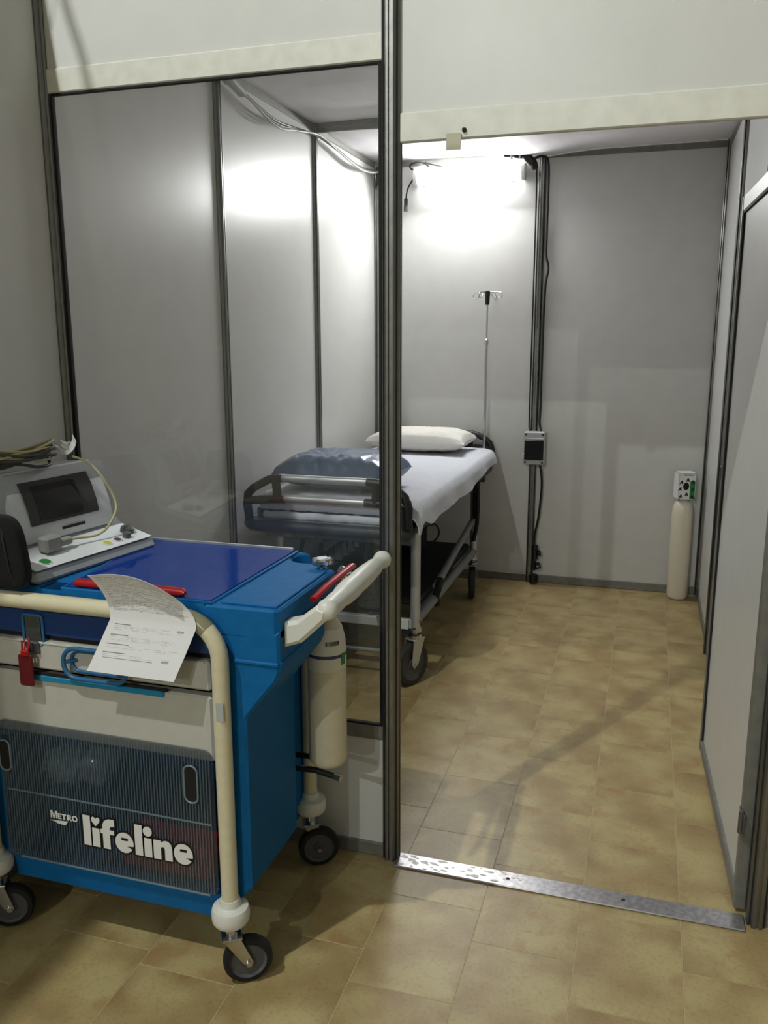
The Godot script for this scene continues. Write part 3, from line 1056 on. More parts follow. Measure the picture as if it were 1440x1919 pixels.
	var d1 := MB.new()
	d1.box(Vector3(0.457, 0.752, 0.549), Vector3(0.592, 0.070, 0.030), 0.005)
	d1.box(Vector3(0.457, 0.7835, 0.560), Vector3(0.57, 0.006, 0.012), 0.002)
	var d1o := part(cart, "drawer", d1, M.drawer)
	var hd := MB.new()
	for e in [0.0, 0.012]:
		var rr := rounded(0.385 + e, 0.715 + e, 0.553 - e, 0.788 - e, 0.034 - e, 6)
		var pth := PackedVector3Array()
		for q in rr: pth.append(Vector3(q.x, q.y, 0.582 - e * 1.2))
		hd.tube(pth, 0.0055 if e == 0.0 else 0.004, 8, true)
	for x in [0.41, 0.53]:
		hd.tube([Vector3(x, 0.752, 0.56), Vector3(x - (0.022 if x < 0.45 else -0.022), 0.752, 0.58)], 0.005, 8)
	sub(d1o, "loop_handle", hd, M.blue_handle)
	var d2 := MB.new()
	d2.box(Vector3(0.457, 0.6235, 0.546), Vector3(0.592, 0.158, 0.030), 0.005)
	var d2o := part(cart, "drawer", d2, M.drawer)
	var ch := MB.new()
	ch.box(Vector3(0.460, 0.697, 0.566), Vector3(0.35, 0.014, 0.006), 0.002)
	sub(d2o, "label_strip", ch, M.cyan)
	var gp := MB.new()
	gp.box(Vector3(0.460, 0.7075, 0.5645), Vector3(0.37, 0.006, 0.006))
	sub(d2o, "finger_groove", gp, M.gap)
	# ---- ribbed bin
	var bn := MB.new()
	bn.ext(rounded(0.163, 0.205, 0.752, 0.575, 0.025), Vector3(0, 0, 0.563), Vector3.RIGHT, Vector3.UP, Vector3.BACK, 0.003)
	var bo := part(cart, "bin_front", bn, M.bin, "clear smoky plastic bin front")
	var ribs := MB.new()
	for i in 76:
		var x := 0.168 + i * 0.00765
		var y0 := 0.212
		var y1 := 0.572
		var cut := false
		for q in [[0.162, 0.196], [0.676, 0.712]]:
			if x > q[0] and x < q[1]:
				cut = true
		if cut:
			ribs.box(Vector3(x, (y0 + 0.437) * 0.5, 0.5672), Vector3(0.0027, 0.437 - y0, 0.0024))
			ribs.box(Vector3(x, (0.535 + y1) * 0.5, 0.5672), Vector3(0.0027, y1 - 0.535, 0.0024))
		else:
			ribs.box(Vector3(x, (y0 + y1) * 0.5, 0.5672), Vector3(0.0027, y1 - y0, 0.0024))
	var ro := sub(bo, "ribs", ribs, M.bin_rib)
	ro.set_meta("kind", "stuff")
	for q in [[0.163, 0.195, 0.440, 0.520], [0.677, 0.711, 0.440, 0.532]]:
		var sl := MB.new()
		var pth := PackedVector3Array()
		for p in rounded(q[0], q[2], q[1], q[3], 0.0155, 5): pth.append(Vector3(p.x, p.y, 0.568))
		sl.tube(pth, 0.0025, 6, true)
		sub(bo, "grip_slot_rim", sl, M.bin_edge)
		var sf := MB.new()
		sf.ext(rounded(q[0] + 0.002, q[2] + 0.002, q[1] - 0.002, q[3] - 0.002, 0.013), Vector3(0, 0, 0.5665), Vector3.RIGHT, Vector3.UP, Vector3.BACK, 0.001)
		sub(bo, "grip_slot", sf, M.dark)
	var be := MB.new()
	be.tube([Vector3(0.20, 0.207, 0.5655), Vector3(0.73, 0.207, 0.5655)], 0.003, 6)
	be.box(Vector3(0.457, 0.390, 0.5660), Vector3(0.57, 0.004, 0.004), 0.001)
	sub(bo, "bin_seam", be, M.bin_edge)
	# walls of the bin cavity
	var cv := MB.new()
	cv.box(Vector3(0.457, 0.215, 0.33), Vector3(0.58, 0.006, 0.44))
	cv.box(Vector3(0.457, 0.535, 0.33), Vector3(0.58, 0.006, 0.44))
	part(cart, "bin_shelf", cv, M.blue_dark)
	# lettering
	var z := 0.5690
	heavy_word(bo, Vector3(0.394, 0.279, z), 0.297, 0.080)
	text_part(bo, "lettering", "M", Vector3(0.301, 0.334, z), 0.0195, 0.0195, 0.3, 0.0008, M.letter)
	text_part(bo, "lettering", "ETRO", Vector3(0.322, 0.334, z), 0.0150, 0.056, 0.3, 0.0008, M.letter)
	var sw := MB.new()
	sw.ext(PackedVector2Array([Vector2(0.298, 0.3275), Vector2(0.350, 0.3305), Vector2(0.342, 0.3190), Vector2(0.318, 0.3215), Vector2(0.316, 0.3245)]), Vector3(0, 0, z), Vector3.RIGHT, Vector3.UP, Vector3.BACK, 0.0008)
	sub(bo, "swoosh_mark", sw, M.letter)
	# ---- hasp with seal and tag
	var hs := MB.new()
	hs.box(Vector3(0.291, 0.815, 0.5615), Vector3(0.042, 0.070, 0.004), 0.001)
	hs.box(Vector3(0.291, 0.772, 0.567), Vector3(0.036, 0.030, 0.010), 0.003)
	var ho := part(cart, "hasp", hs, M.steel)
	var hf := MB.new()
	var pf := PackedVector3Array()
	for q in rounded(0.264, 0.775, 0.318, 0.850, 0.008, 4): pf.append(Vector3(q.x, q.y, 0.561))
	hf.tube(pf, 0.004, 6, true)
	sub(ho, "hasp_frame", hf, M.blue_handle)
	var tg := thing("seal_tag", "red plastic seal tag hanging from the hasp of the blue cart", "tag", Vector3(0.283, 0.69, 0.585))
	var tm := MB.new()
	tm.ext(rounded(0.263, 0.682, 0.302, 0.760, 0.006, 4), Vector3(0, 0, 0.584), Vector3.RIGHT, Vector3.UP, Vector3.BACK, 0.004, 0.001)
	part(tg, "tag_plate", tm, M.red_dark)
	var sl2 := MB.new()
	sl2.box(Vector3(0.284, 0.764, 0.587), Vector3(0.022, 0.016, 0.010), 0.003)
	for x in [0.277, 0.284, 0.291]:
		sl2.tube([Vector3(x, 0.770, 0.588), Vector3(x + (x - 0.284) * 0.5, 0.792, 0.582)], 0.0022, 6)
	sl2.tube([Vector3(0.276, 0.785, 0.586), Vector3(0.282, 0.796, 0.580), Vector3(0.291, 0.797, 0.578), Vector3(0.297, 0.785, 0.584), Vector3(0.292, 0.770, 0.588)], 0.0016, 6)
	part(tg, "seal_clip", sl2, M.red)

	# ---- handle on the right side
	var a := Vector3(1.008, 0.912, 0.50)
	var b := Vector3(1.000, 0.915, 0.078)
	var ax := (b - a).normalized()
	var hb := Basis(ax.cross(Vector3.UP).normalized(), ax, -ax.cross(ax.cross(Vector3.UP).normalized()))
	hb = Basis(Quaternion(Vector3.UP, ax))
	var Lh := a.distance_to(b)
	var h := MB.new()
	h.lathe([Vector2(0, -0.024), Vector2(0.014, -0.022), Vector2(0.022, -0.012), Vector2(0.024, 0.0), Vector2(0.022, 0.012), Vector2(0.0215, 0.02), Vector2(0.023, 0.05), Vector2(0.022, 0.085), Vector2(0.0255, 0.11), Vector2(0.027, 0.16), Vector2(0.025, 0.20), Vector2(0.026, 0.24), Vector2(0.0245, 0.30), Vector2(0.0225, 0.325), Vector2(0.022, 0.35), Vector2(0.0185, 0.37), Vector2(0.018, Lh - 0.022), Vector2(0.0225, Lh - 0.012), Vector2(0.024, Lh), Vector2(0.021, Lh + 0.014), Vector2(0.012, Lh + 0.022), Vector2(0, Lh + 0.024)], Transform3D(hb, a), 22, 0.6)
	var hdl := part(cart, "push_handle", h, M.white_plastic)
	for q in [0.475, 0.12]:
		var br := MB.new()
		br.ext(PackedVector2Array([Vector2(0.912, 0.822), Vector2(0.955, 0.838), Vector2(1.012, 0.893), Vector2(1.018, 0.918), Vector2(0.990, 0.924), Vector2(0.945, 0.888), Vector2(0.912, 0.880)]), Vector3(0, 0, q), Vector3.RIGHT, Vector3.UP, Vector3.BACK, 0.05, 0.008, 0.7)
		sub(hdl, "handle_arm", br, M.white_plastic)
	# socket in the overhang where the arm is fixed
	var sk := MB.new()
	sk.box(Vector3(0.9155, 0.848, 0.36), Vector3(0.006, 0.035, 0.16), 0.002)
	part(cart, "handle_socket", sk, M.dark)
	var rt := thing("red_strap", "narrow red strap lying beside the white cart handle", "strap", Vector3(0.955, 0.92, 0.33))
	var rs := MB.new()
	rs.tube([Vector3(0.944, 0.905, 0.42), Vector3(0.952, 0.918, 0.36), Vector3(0.956, 0.924, 0.26), Vector3(0.958, 0.926, 0.19)], 0.010, 8, false, PackedFloat32Array(), 0.6)
	part(rt, "strap_band", rs, M.red)

	# ---- what lies on and in the cart
	var rp := thing("red_pouch", "narrow red packet lying under the paper at the front of the blue lid", "packet", Vector3(0.54, TOPY + 0.01, 0.52))
	var rpm := MB.new()
	rpm.tube([Vector3(0.392, TOPY + 0.012, 0.528), Vector3(0.40, TOPY + 0.014, 0.528), Vector3(0.54, TOPY + 0.015, 0.528), Vector3(0.672, TOPY + 0.014, 0.528), Vector3(0.68, TOPY + 0.012, 0.528)], 0.013, 10, false, PackedFloat32Array([0.007, 0.014, 0.015, 0.014, 0.007]), 0.7)
	part(rp, "packet_body", rpm, M.red)
	var bx1 := thing("red_box", "dark red packet lying in the clear lower bin of the cart", "packet", Vector3(0.58, 0.22, 0.45))
	var rbm := MB.new()
	rbm.box(Vector3(0.60, 0.262, 0.50), Vector3(0.25, 0.086, 0.10), 0.016)
	part(bx1, "packet_body", rbm, M.red)
	var cb := thing("clear_bottle", "clear plastic bottle lying in the lower bin of the cart", "bottle", Vector3(0.38, 0.43, 0.45))
	var cbm := MB.new()
	cbm.lathe([Vector2(0, 0), Vector2(0.034, 0.0), Vector2(0.040, 0.008), Vector2(0.040, 0.12), Vector2(0.030, 0.15), Vector2(0.016, 0.17), Vector2(0.016, 0.19), Vector2(0, 0.19)], Transform3D(Basis(Vector3.RIGHT, deg_to_rad(-68)) * Basis(Vector3.UP, 0.0), Vector3(0.40, 0.444, 0.535)), 20)
	part(cb, "bottle_body", cbm, M.clear)
	var cr := MB.new()
	cr.lathe([Vector2(0.0405, 0.0), Vector2(0.042, 0.003), Vector2(0.0405, 0.006)], Transform3D(Basis(Vector3.RIGHT, deg_to_rad(-68)), Vector3(0.40, 0.444, 0.535)), 20)
	part(cb, "bottle_rim", cr, M.bin_edge)
	var bag := thing("clear_bag", "crumpled clear plastic bag beside the bottle in the lower bin", "bag", Vector3(0.28, 0.40, 0.46))
	var bgm := MB.new()
	var fn := FastNoiseLite.new()
	fn.seed = 4
	fn.frequency = 9.0
	bgm.sheet(func(s: float, t: float) -> Vector3:
		var th := TAU * s
		var ph := PI * t
		var r := 0.052 * (1.0 + 0.35 * fn.get_noise_2d(cos(th) * 0.2 + t, sin(th) * 0.2))
		return Vector3(0.285, 0.425, 0.47) + Vector3(cos(th) * sin(ph) * r * 1.3, cos(ph) * r * 0.9, sin(th) * sin(ph) * r), 24, 12, 0.0, true)
	part(bag, "bag_skin", bgm, M.clear)
	build_paper()
	build_cart_cylinder()


func paper_image() -> ImageTexture:
	var w := 384
	var h := 620
	var im := Image.create(w, h, false, Image.FORMAT_RGB8)
	im.fill(Color(0.90, 0.90, 0.91))
	var rng := RandomNumberGenerator.new()
	rng.seed = 19
	# upper sheet: dense rows of a ruled form; lower sheet: short headed paragraphs
	for y in range(24, 250, 9):
		var x := 22
		while x < w - 30:
			var l := rng.randi_range(8, 46)
			if rng.randf() < 0.8:
				im.fill_rect(Rect2i(x, y, mini(l, w - 24 - x), 3), Color(0.66, 0.66, 0.67))
			x += l + rng.randi_range(4, 10)
		if (y - 24) % 54 == 0:
			im.fill_rect(Rect2i(18, y + 6, w - 36, 1), Color(0.62, 0.62, 0.64))
	for blk in [[330, 3], [392, 3], [446, 2], [496, 2]]:
		im.fill_rect(Rect2i(30, blk[0], rng.randi_range(70, 120), 5), Color(0.5, 0.5, 0.54))
		for k in blk[1]:
			var x := 34
			while x < w - 60:
				var l := rng.randi_range(8, 40)
				if rng.randf() < 0.72:
					im.fill_rect(Rect2i(x, blk[0] + 12 + 10 * k, l, 2), Color(0.68, 0.68, 0.71))
				x += l + rng.randi_range(4, 12)
	im.fill_rect(Rect2i(40, 528, 220, 3), Color(0.45, 0.45, 0.50))
	# pen scribbles
	for s in [[330, 342], [318, 520]]:
		var p := Vector2(s[0], s[1])
		for k in 60:
			im.fill_rect(Rect2i(int(p.x) - 20 + int(30.0 * k / 60.0), int(p.y + sin(k * 1.1) * 5.0), 2, 2), Color(0.35, 0.36, 0.45))
	im.generate_mipmaps()
	return ImageTexture.create_from_image(im)


func build_paper() -> void:
	var t := thing("form_paper", "printed paper form draped over the white tube at the front of the blue cart", "paper", Vector3(0.61, 0.90, 0.60))
	# profile from the curled upper edge behind the tube, over the tube, down in front
	var prof := Curve3D.new()
	for q in [[0.640, 0.985], [0.631, 0.977], [0.619, 0.962], [0.608, 0.942], [0.601, 0.920], [0.5985, 0.900], [0.5985, 0.880], [0.602, 0.855], [0.608, 0.82], [0.622, 0.757]]:
		prof.add_point(Vector3(0, q[1], q[0]))
	var pm: StandardMaterial3D = M.paper
	pm.albedo_texture = paper_image()
	pm.cull_mode = BaseMaterial3D.CULL_DISABLED
	var L := prof.get_baked_length()
	var m := MB.new()
	m.sheet(func(s: float, v: float) -> Vector3:
		var p := prof.sample_baked(v * L)
		# the upper half fans to the left and its right corner bends low; the lower half skews left
		var x0 := lerpf(0.512, 0.532, smoothstep(0.0, 0.45, v))
		var x1 := lerpf(0.700, 0.746, smoothstep(0.0, 0.5, v))
		if v > 0.5:
			var k := (v - 0.5) / 0.5
			x0 = lerpf(0.532, 0.478, k)
			x1 = lerpf(0.746, 0.698, k)
		var up := clampf(1.0 - v / 0.45, 0.0, 1.0)
		var y := p.y - up * s * s * s * 0.022 + up * 0.010 * sin(PI * s)
		return Vector3(lerpf(x0, x1, s), y, p.z - up * s * s * 0.004), 22, 40, 0.0006)
	part(t, "sheet", m, pm)
	var tp := MB.new()
	var pts := PackedVector3Array([Vector3(0.532, 0.89, 0.577), Vector3(0.70, 0.89, 0.577)])
	pts.append_array(arc(Vector3(0.697, 0.80, 0.577), Vector3.UP, Vector3.RIGHT, 0.09, 0.05, 0.75, 6))
	tp.tube(pts, 0.0203, 18)
	part(t, "adhesive_tape", tp, see_through(Color(0.55, 0.53, 0.42), 0.75, 0.2))


func build_cart_cylinder() -> void:
	var c := Vector3(0.888, 0.0, 0.20)
	var t := thing("oxygen_cylinder", "scuffed white oxygen cylinder with gauge hanging on the side of the blue cart", "gas cylinder", Vector3(0.888, 0.385, 0.20))
	var m := MB.new()
	m.lathe([Vector2(0, 0.386), Vector2(0.040, 0.386), Vector2(0.048, 0.394), Vector2(0.050, 0.405), Vector2(0.050, 0.70), Vector2(0.047, 0.735), Vector2(0.039, 0.765), Vector2(0.027, 0.785), Vector2(0.016, 0.795), Vector2(0.016, 0.815), Vector2(0, 0.815)], Transform3D(Basis.IDENTITY, c), 32)
	part(t, "cylinder_body", m, M.tank)
	var lb := MB.new()
	lb.lathe([Vector2(0.0500, 0.655), Vector2(0.0506, 0.656), Vector2(0.0506, 0.699), Vector2(0.0482, 0.732), Vector2(0.0402, 0.7645), Vector2(0.0395, 0.7645)], Transform3D(Basis.IDENTITY, c), 32)
	var lo := part(t, "paper_label", lb, M.white_plastic)
	var ln := MB.new()
	ln.lathe([Vector2(0.0508, 0.690), Vector2(0.0511, 0.691), Vector2(0.0511, 0.698), Vector2(0.0503, 0.699)], Transform3D(Basis.IDENTITY, c), 32)
	sub(lo, "blue_print_band", ln, mat(Color(0.22, 0.26, 0.42), 0.5))
	var bc := MB.new()
	var rng := RandomNumberGenerator.new()
	rng.seed = 3
	for k in 14:
		var a := deg_to_rad(30.0 + k * 3.2)
		var d := Vector3(cos(a), 0, sin(a))
		bc.box(c + d * 0.0487 + Vector3(0, 0.730, 0), Vector3(0.0012, 0.011, rng.randf_range(0.0006, 0.0018)), 0.0, Basis(Vector3.UP, -a))
	var bo := sub(lo, "barcode", bc, M.ink)
	bo.set_meta("kind", "stuff")
	var gr := MB.new()
	gr.box(c + Vector3(0.0492, 0.685, 0.0125), Vector3(0.002, 0.03, 0.014), 0.0, Basis(Vector3.UP, -0.25))
	sub(lo, "green_mark", gr, M.green)
	var v := MB.new()
	v.lathe([Vector2(0, 0.812), Vector2(0.018, 0.812), Vector2(0.018, 0.845), Vector2(0.012, 0.85), Vector2(0.012, 0.905), Vector2(0, 0.905)], Transform3D(Basis.IDENTITY, c), 16)
	v.tube([c + Vector3(0, 0.875, 0), c + Vector3(0.035, 0.885, 0.005), c + Vector3(0.055, 0.905, 0.01)], 0.009, 10)
	part(t, "valve", v, M.chrome)
	var k := MB.new()
	var star := []
	for i in 12:
		pass
	var pl := PackedVector2Array()
	for i in 32:
		var a := TAU * i / 32.0
		var r := 0.026 + 0.003 * cos(a * 8.0)
		pl.append(Vector2(cos(a), sin(a)) * r)
	k.ext(pl, c + Vector3(-0.008, 0.925, 0.0), Vector3.RIGHT, Vector3.FORWARD, Vector3.UP, 0.016, 0.004)
	k.lathe([Vector2(0.012, 0.90), Vector2(0.012, 0.928)], Transform3D(Basis.IDENTITY, c + Vector3(-0.008, 0, 0)), 12)
	part(t, "hand_wheel", k, M.chrome)
	var kc := MB.new()
	kc.lathe([Vector2(0.013, 0.9405), Vector2(0.013, 0.9425), Vector2(0, 0.9425)], Transform3D(Basis.IDENTITY, c + Vector3(-0.008, 0, 0)), 16)
	part(t, "wheel_badge", kc, M.device_light)
	var g := MB.new()
	var gx := Transform3D(Basis(Vector3.RIGHT, deg_to_rad(-35)) * Basis(Vector3.BACK, deg_to_rad(-30)), c + Vector3(0.058, 0.906, 0.012))
	g.lathe([Vector2(0, -0.008), Vector2(0.022, -0.008), Vector2(0.0245, -0.004), Vector2(0.0245, 0.010), Vector2(0.021, 0.013), Vector2(0.019, 0.010), Vector2(0, 0.010)], gx, 24)
	var go := part(t, "pressure_gauge", g, M.chrome)
	var gf := MB.new()
	gf.lathe([Vector2(0.018, 0.0105), Vector2(0, 0.0108)], gx, 20)
	sub(go, "dial_face", gf, M.device_light)
	# cradle under the cylinder
	var cart_clip := thing("cylinder_cradle", "dark steel cradle bar under the oxygen cylinder on the cart", "bracket", Vector3(0.85, 0.37, 0.20))
	var cm := MB.new()
	cm.tube([Vector3(0.772, 0.372, 0.235), Vector3(0.86, 0.376, 0.235), Vector3(0.925, 0.372, 0.245)], 0.008, 10)
	cm.tube([Vector3(0.772, 0.372, 0.165), Vector3(0.90, 0.376, 0.165)], 0.008, 10)
	part(cart_clip, "cradle_bar", cm, M.dark)
	var ce := MB.new()
	ce.tube([Vector3(0.922, 0.372, 0.2445), Vector3(0.940, 0.371, 0.247)], 0.0095, 10)
	part(cart_clip, "bar_end", ce, M.chrome)


# ------------------------------------------------------------------ monitor on the cart
func build_monitor() -> void:
	var yaw := deg_to_rad(-8.0)
	var o := Vector3(0.322, TOPY, 0.335)                 # middle of the front edge of the base
	var t := thing("patient_monitor", "grey portable monitor with dark screen standing on the blue cart", "monitor", o)
	# local frame: x out of the screen, z along its width
	var X := Transform3D(Basis(Vector3.UP, yaw), o)
	var W := 0.215
	var b := MB.new()
	b.xf = X
	b.ext(PackedVector2Array([Vector2(-0.32, 0.0), Vector2(0.0, 0.0), Vector2(0.006, 0.008), Vector2(-0.002, 0.026), Vector2(-0.105, 0.052), Vector2(-0.135, 0.085), Vector2(-0.145, 0.20), Vector2(-0.17, 0.235), Vector2(-0.30, 0.225), Vector2(-0.325, 0.17)]), Vector3(0, 0.001, -W), Vector3.RIGHT, Vector3.UP, Vector3.BACK, 2 * W, 0.012, 0.8)
	part(t, "housing", b, M.device)
	var ls := MB.new()
	ls.xf = X
	ls.ext(PackedVector2Array([Vector2(-0.004, 0.030), Vector2(0.000, 0.0325), Vector2(-0.105, 0.0585), Vector2(-0.108, 0.053)]), Vector3(0, 0.001, -W + 0.012), Vector3.RIGHT, Vector3.UP, Vector3.BACK, 2 * W - 0.024, 0.001)
	part(t, "connector_strip", ls, M.device_light)
	# bowed display front
	var d := MB.new()
	d.xf = X
	d.ext(PackedVector2Array([Vector2(-0.150, 0.062), Vector2(-0.112, 0.066), Vector2(-0.108, 0.074), Vector2(-0.120, 0.13), Vector2(-0.140, 0.185), Vector2(-0.162, 0.222), Vector2(-0.190, 0.238), Vector2(-0.20, 0.225)]), Vector3(0, 0.001, -0.185), Vector3.RIGHT, Vector3.UP, Vector3.BACK, 0.34, 0.010, 0.7)
	var dob := part(t, "display_front", d, M.device_light)
	# screen glass follows the bow: placed on the front a little proud
	var s := MB.new()
	s.xf = X
	var cv := [Vector2(-0.1165, 0.108), Vector2(-0.124, 0.142), Vector2(-0.1385, 0.182), Vector2(-0.156, 0.213)]
	s.sheet(func(a: float, v: float) -> Vector3:
		var f := v * 3.0
		var i := mini(int(f), 2)
		var p: Vector2 = cv[i].lerp(cv[i + 1], f - i)
		return Vector3(p.x + 0.0045, p.y + 0.002, lerpf(0.105, -0.125, a)), 4, 9, 0.002)
	sub(dob, "screen", s, M.screen)
	var s2 := MB.new()
	s2.xf = X
	s2.sheet(func(a: float, v: float) -> Vector3:
		var f := 0.25 + v * 2.4
		var i := mini(int(f), 2)
		var p: Vector2 = cv[i].lerp(cv[i + 1], f - i)
		return Vector3(p.x + 0.0062, p.y + 0.002, lerpf(0.075, -0.07, a)), 4, 9, 0.001)
	sub(dob, "display_panel", s2, mat(Color(0.075, 0.072, 0.07), 0.10))
	var sl := MB.new()
	sl.xf = X
	sl.box(Vector3(-0.1095, 0.088, -0.03), Vector3(0.004, 0.007, 0.078), 0.001, Basis(Vector3.BACK, 0.18))
	sub(dob, "card_slot", sl, M.ink)
	# connectors and buttons on the strip
	var slope := Basis(Vector3.BACK, -atan2(0.026, 0.105))
	var spots := [[-0.028, 0.150, 0.014, M.green, 0.0016], [-0.028, -0.06, 0.011, M.yellow, 0.0016], [-0.030, -0.10, 0.010, M.purple, 0.0016]]
	for q in spots:
		var k := MB.new()
		k.xf = X
		var y: float = 0.0335 + (-q[0]) * 0.2476 + 0.001
		k.lathe([Vector2(q[2], 0.0), Vector2(q[2] * 0.95, q[4]), Vector2(0, q[4])], Transform3D(slope, Vector3(q[0], y, q[1])), 18)
		part(t, "button", k, q[3])
		var k2 := MB.new()
		k2.xf = X
		k2.lathe([Vector2(q[2] + 0.003, 0.0), Vector2(q[2] + 0.0025, 0.0009), Vector2(q[2], 0.0009)], Transform3D(slope, Vector3(q[0], y, q[1])), 18)
		part(t, "button_ring", k2, M.letter)
	var kb := MB.new()
	kb.xf = X
	kb.lathe([Vector2(0.019, 0.0), Vector2(0.018, 0.012), Vector2(0.012, 0.016), Vector2(0, 0.016)], Transform3D(slope, Vector3(-0.055, 0.048, -0.165)), 18)
	part(t, "dial_knob", kb, M.device_dark)
	var kc := MB.new()
	kc.xf = X
	kc.lathe([Vector2(0.011, 0.0), Vector2(0.010, 0.014), Vector2(0, 0.014)], Transform3D(slope, Vector3(-0.03, 0.041, -0.135)), 14)
	part(t, "dial_knob", kc, M.device_dark)

	# plug with its cream lead that rises to the coil on top
	var lead := thing("monitor_lead", "cream patient lead with chunky plug curving from the monitor base to the coil", "cable", o + Vector3(0, 0.05, 0))
	var pg := MB.new()
	pg.xf = X
	pg.box(Vector3(-0.062, 0.072, 0.10), Vector3(0.034, 0.040, 0.052), 0.006)
	pg.box(Vector3(-0.060, 0.068, 0.055), Vector3(0.020, 0.020, 0.045), 0.005)
	part(lead, "plug", pg, M.cable_white)
	var lc := Curve3D.new()
	for q in [[Vector3(-0.06, 0.068, 0.035), Vector3(0, 0, -0.05)], [Vector3(-0.050, 0.082, -0.095), Vector3(0.0, 0.035, -0.04)], [Vector3(-0.075, 0.18, -0.125), Vector3(-0.015, 0.05, 0.02)], [Vector3(-0.145, 0.262, -0.075), Vector3(-0.03, 0.012, 0.03)]]:
		lc.add_point(X * q[0], -(X.basis * q[1]), X.basis * q[1])
	lc.bake_interval = 0.004
	var lp := PackedVector3Array()
	for i in 41: lp.append(lc.sample_baked(lc.get_baked_length() * i / 40.0, true))
	var lm := MB.new()
	lm.tube(lp, 0.0032, 8)
	part(lead, "cord", lm, M.cable_cream)

	# coils of leads on top
	var specs := [["cream", 0.092, 0.0035, M.cable_cream, 0.012, 5, "cream"], ["grey", 0.080, 0.0045, M.cable_grey, 0.0, 5, "dark grey"]]
	for q in specs:
		var c := thing("coiled_lead", "%s coiled lead lying on top of the grey monitor" % q[6], "cable", X * Vector3(-0.20, 0.236, 0.03), "leads coiled on the monitor")
		var rng := RandomNumberGenerator.new()
		rng.seed = 90 + int(q[1] * 1000)
		for loop in q[5]:
			var m := MB.new()
			m.xf = X
			var rx: float = q[1] * rng.randf_range(0.45, 0.62)
			var rz: float = q[1] * rng.randf_range(0.9, 1.2)
			var tilt := rng.randf_range(-0.25, 0.35)
			var cx := -0.205 + rng.randf_range(-0.012, 0.012)
			var cz := 0.030 + rng.randf_range(-0.02, 0.02)
			var cy: float = 0.248 + q[4] + loop * 0.0075
			var pts := PackedVector3Array()
			for i in 40:
				var a := TAU * i / 40.0
				pts.append(Vector3(cx + cos(a) * rx, cy + 0.014 * sin(a * 2.0 + loop) * 0.5 + tilt * cos(a) * rx * 0.4 + absf(sin(a)) * 0.008, cz + sin(a) * rz))
			m.tube(pts, q[2], 6, true)
			part(c, "loop", m, q[3])
	var tie := thing("white_tie", "crumpled white tape tie round the coiled leads on the monitor", "tape", X * Vector3(-0.19, 0.262, -0.03))
	var rg := RandomNumberGenerator.new()
	rg.seed = 8
	for i in 5:
		var m := MB.new()
		m.xf = X
		var a0 := Vector3(-0.155, 0.276, -0.055)
		var dirv := Vector3(rg.randf_range(-0.4, 0.8), rg.randf_range(0.2, 1.0), rg.randf_range(-1.0, 1.0)).normalized()
		var sd := dirv.cross(Vector3(0.3, 0.2, 1.0)).normalized() * rg.randf_range(0.008, 0.014)
		var ln := rg.randf_range(0.03, 0.055)
		m.sheet(func(s: float, v: float) -> Vector3: return a0 + dirv * ln * s + sd * (v - 0.5) * (0.6 + s) + Vector3(0, 0.010 * sin(s * 5.0 + i), 0.006 * sin(s * 7.0)), 8, 3, 0.0012)
		part(tie, "tape_end", m, M.letter)
	# black pouch on the near end of the monitor
	var po := thing("black_pouch", "black fabric pouch hung on the near end of the grey monitor", "pouch", Vector3(0.222, TOPY, 0.583))
	var pm := MB.new()
	pm.sheet(func(s: float, v: float) -> Vector3:
		var th := TAU * s
		var ph := PI * v
		var e := 0.42
		var cx := signf(cos(th)) * pow(absf(cos(th)), e) * pow(sin(ph), 0.35)
		var cz := signf(sin(th)) * pow(absf(sin(th)), e) * pow(sin(ph), 0.35)
		var yy := signf(cos(ph)) * pow(absf(cos(ph)), 0.55)
		return Vector3(0.222 + cx * 0.085 + yy * -0.012, 1.005 + yy * 0.086, 0.583 + cz * 0.020), 40, 24, 0.0, true)
	part(po, "pouch_body", pm, M.fabric_black)
	var ps := MB.new()
	ps.tube([Vector3(0.255, 1.085, 0.592), Vector3(0.266, 1.04, 0.604), Vector3(0.276, 0.97, 0.604), Vector3(0.285, 0.930, 0.598)], 0.004, 6)
	ps.tube([Vector3(0.302, 1.02, 0.590), Vector3(0.308, 0.97, 0.592), Vector3(0.306, 0.93, 0.588)], 0.003, 6)
	part(po, "strap", ps, M.dark)
	var pr := MB.new()
	pr.box(Vector3(0.208, 1.066, 0.602), Vector3(0.05, 0.040, 0.012), 0.004, Basis(Vector3.BACK, 0.5))
	part(po, "red_patch", pr, M.red_dark)


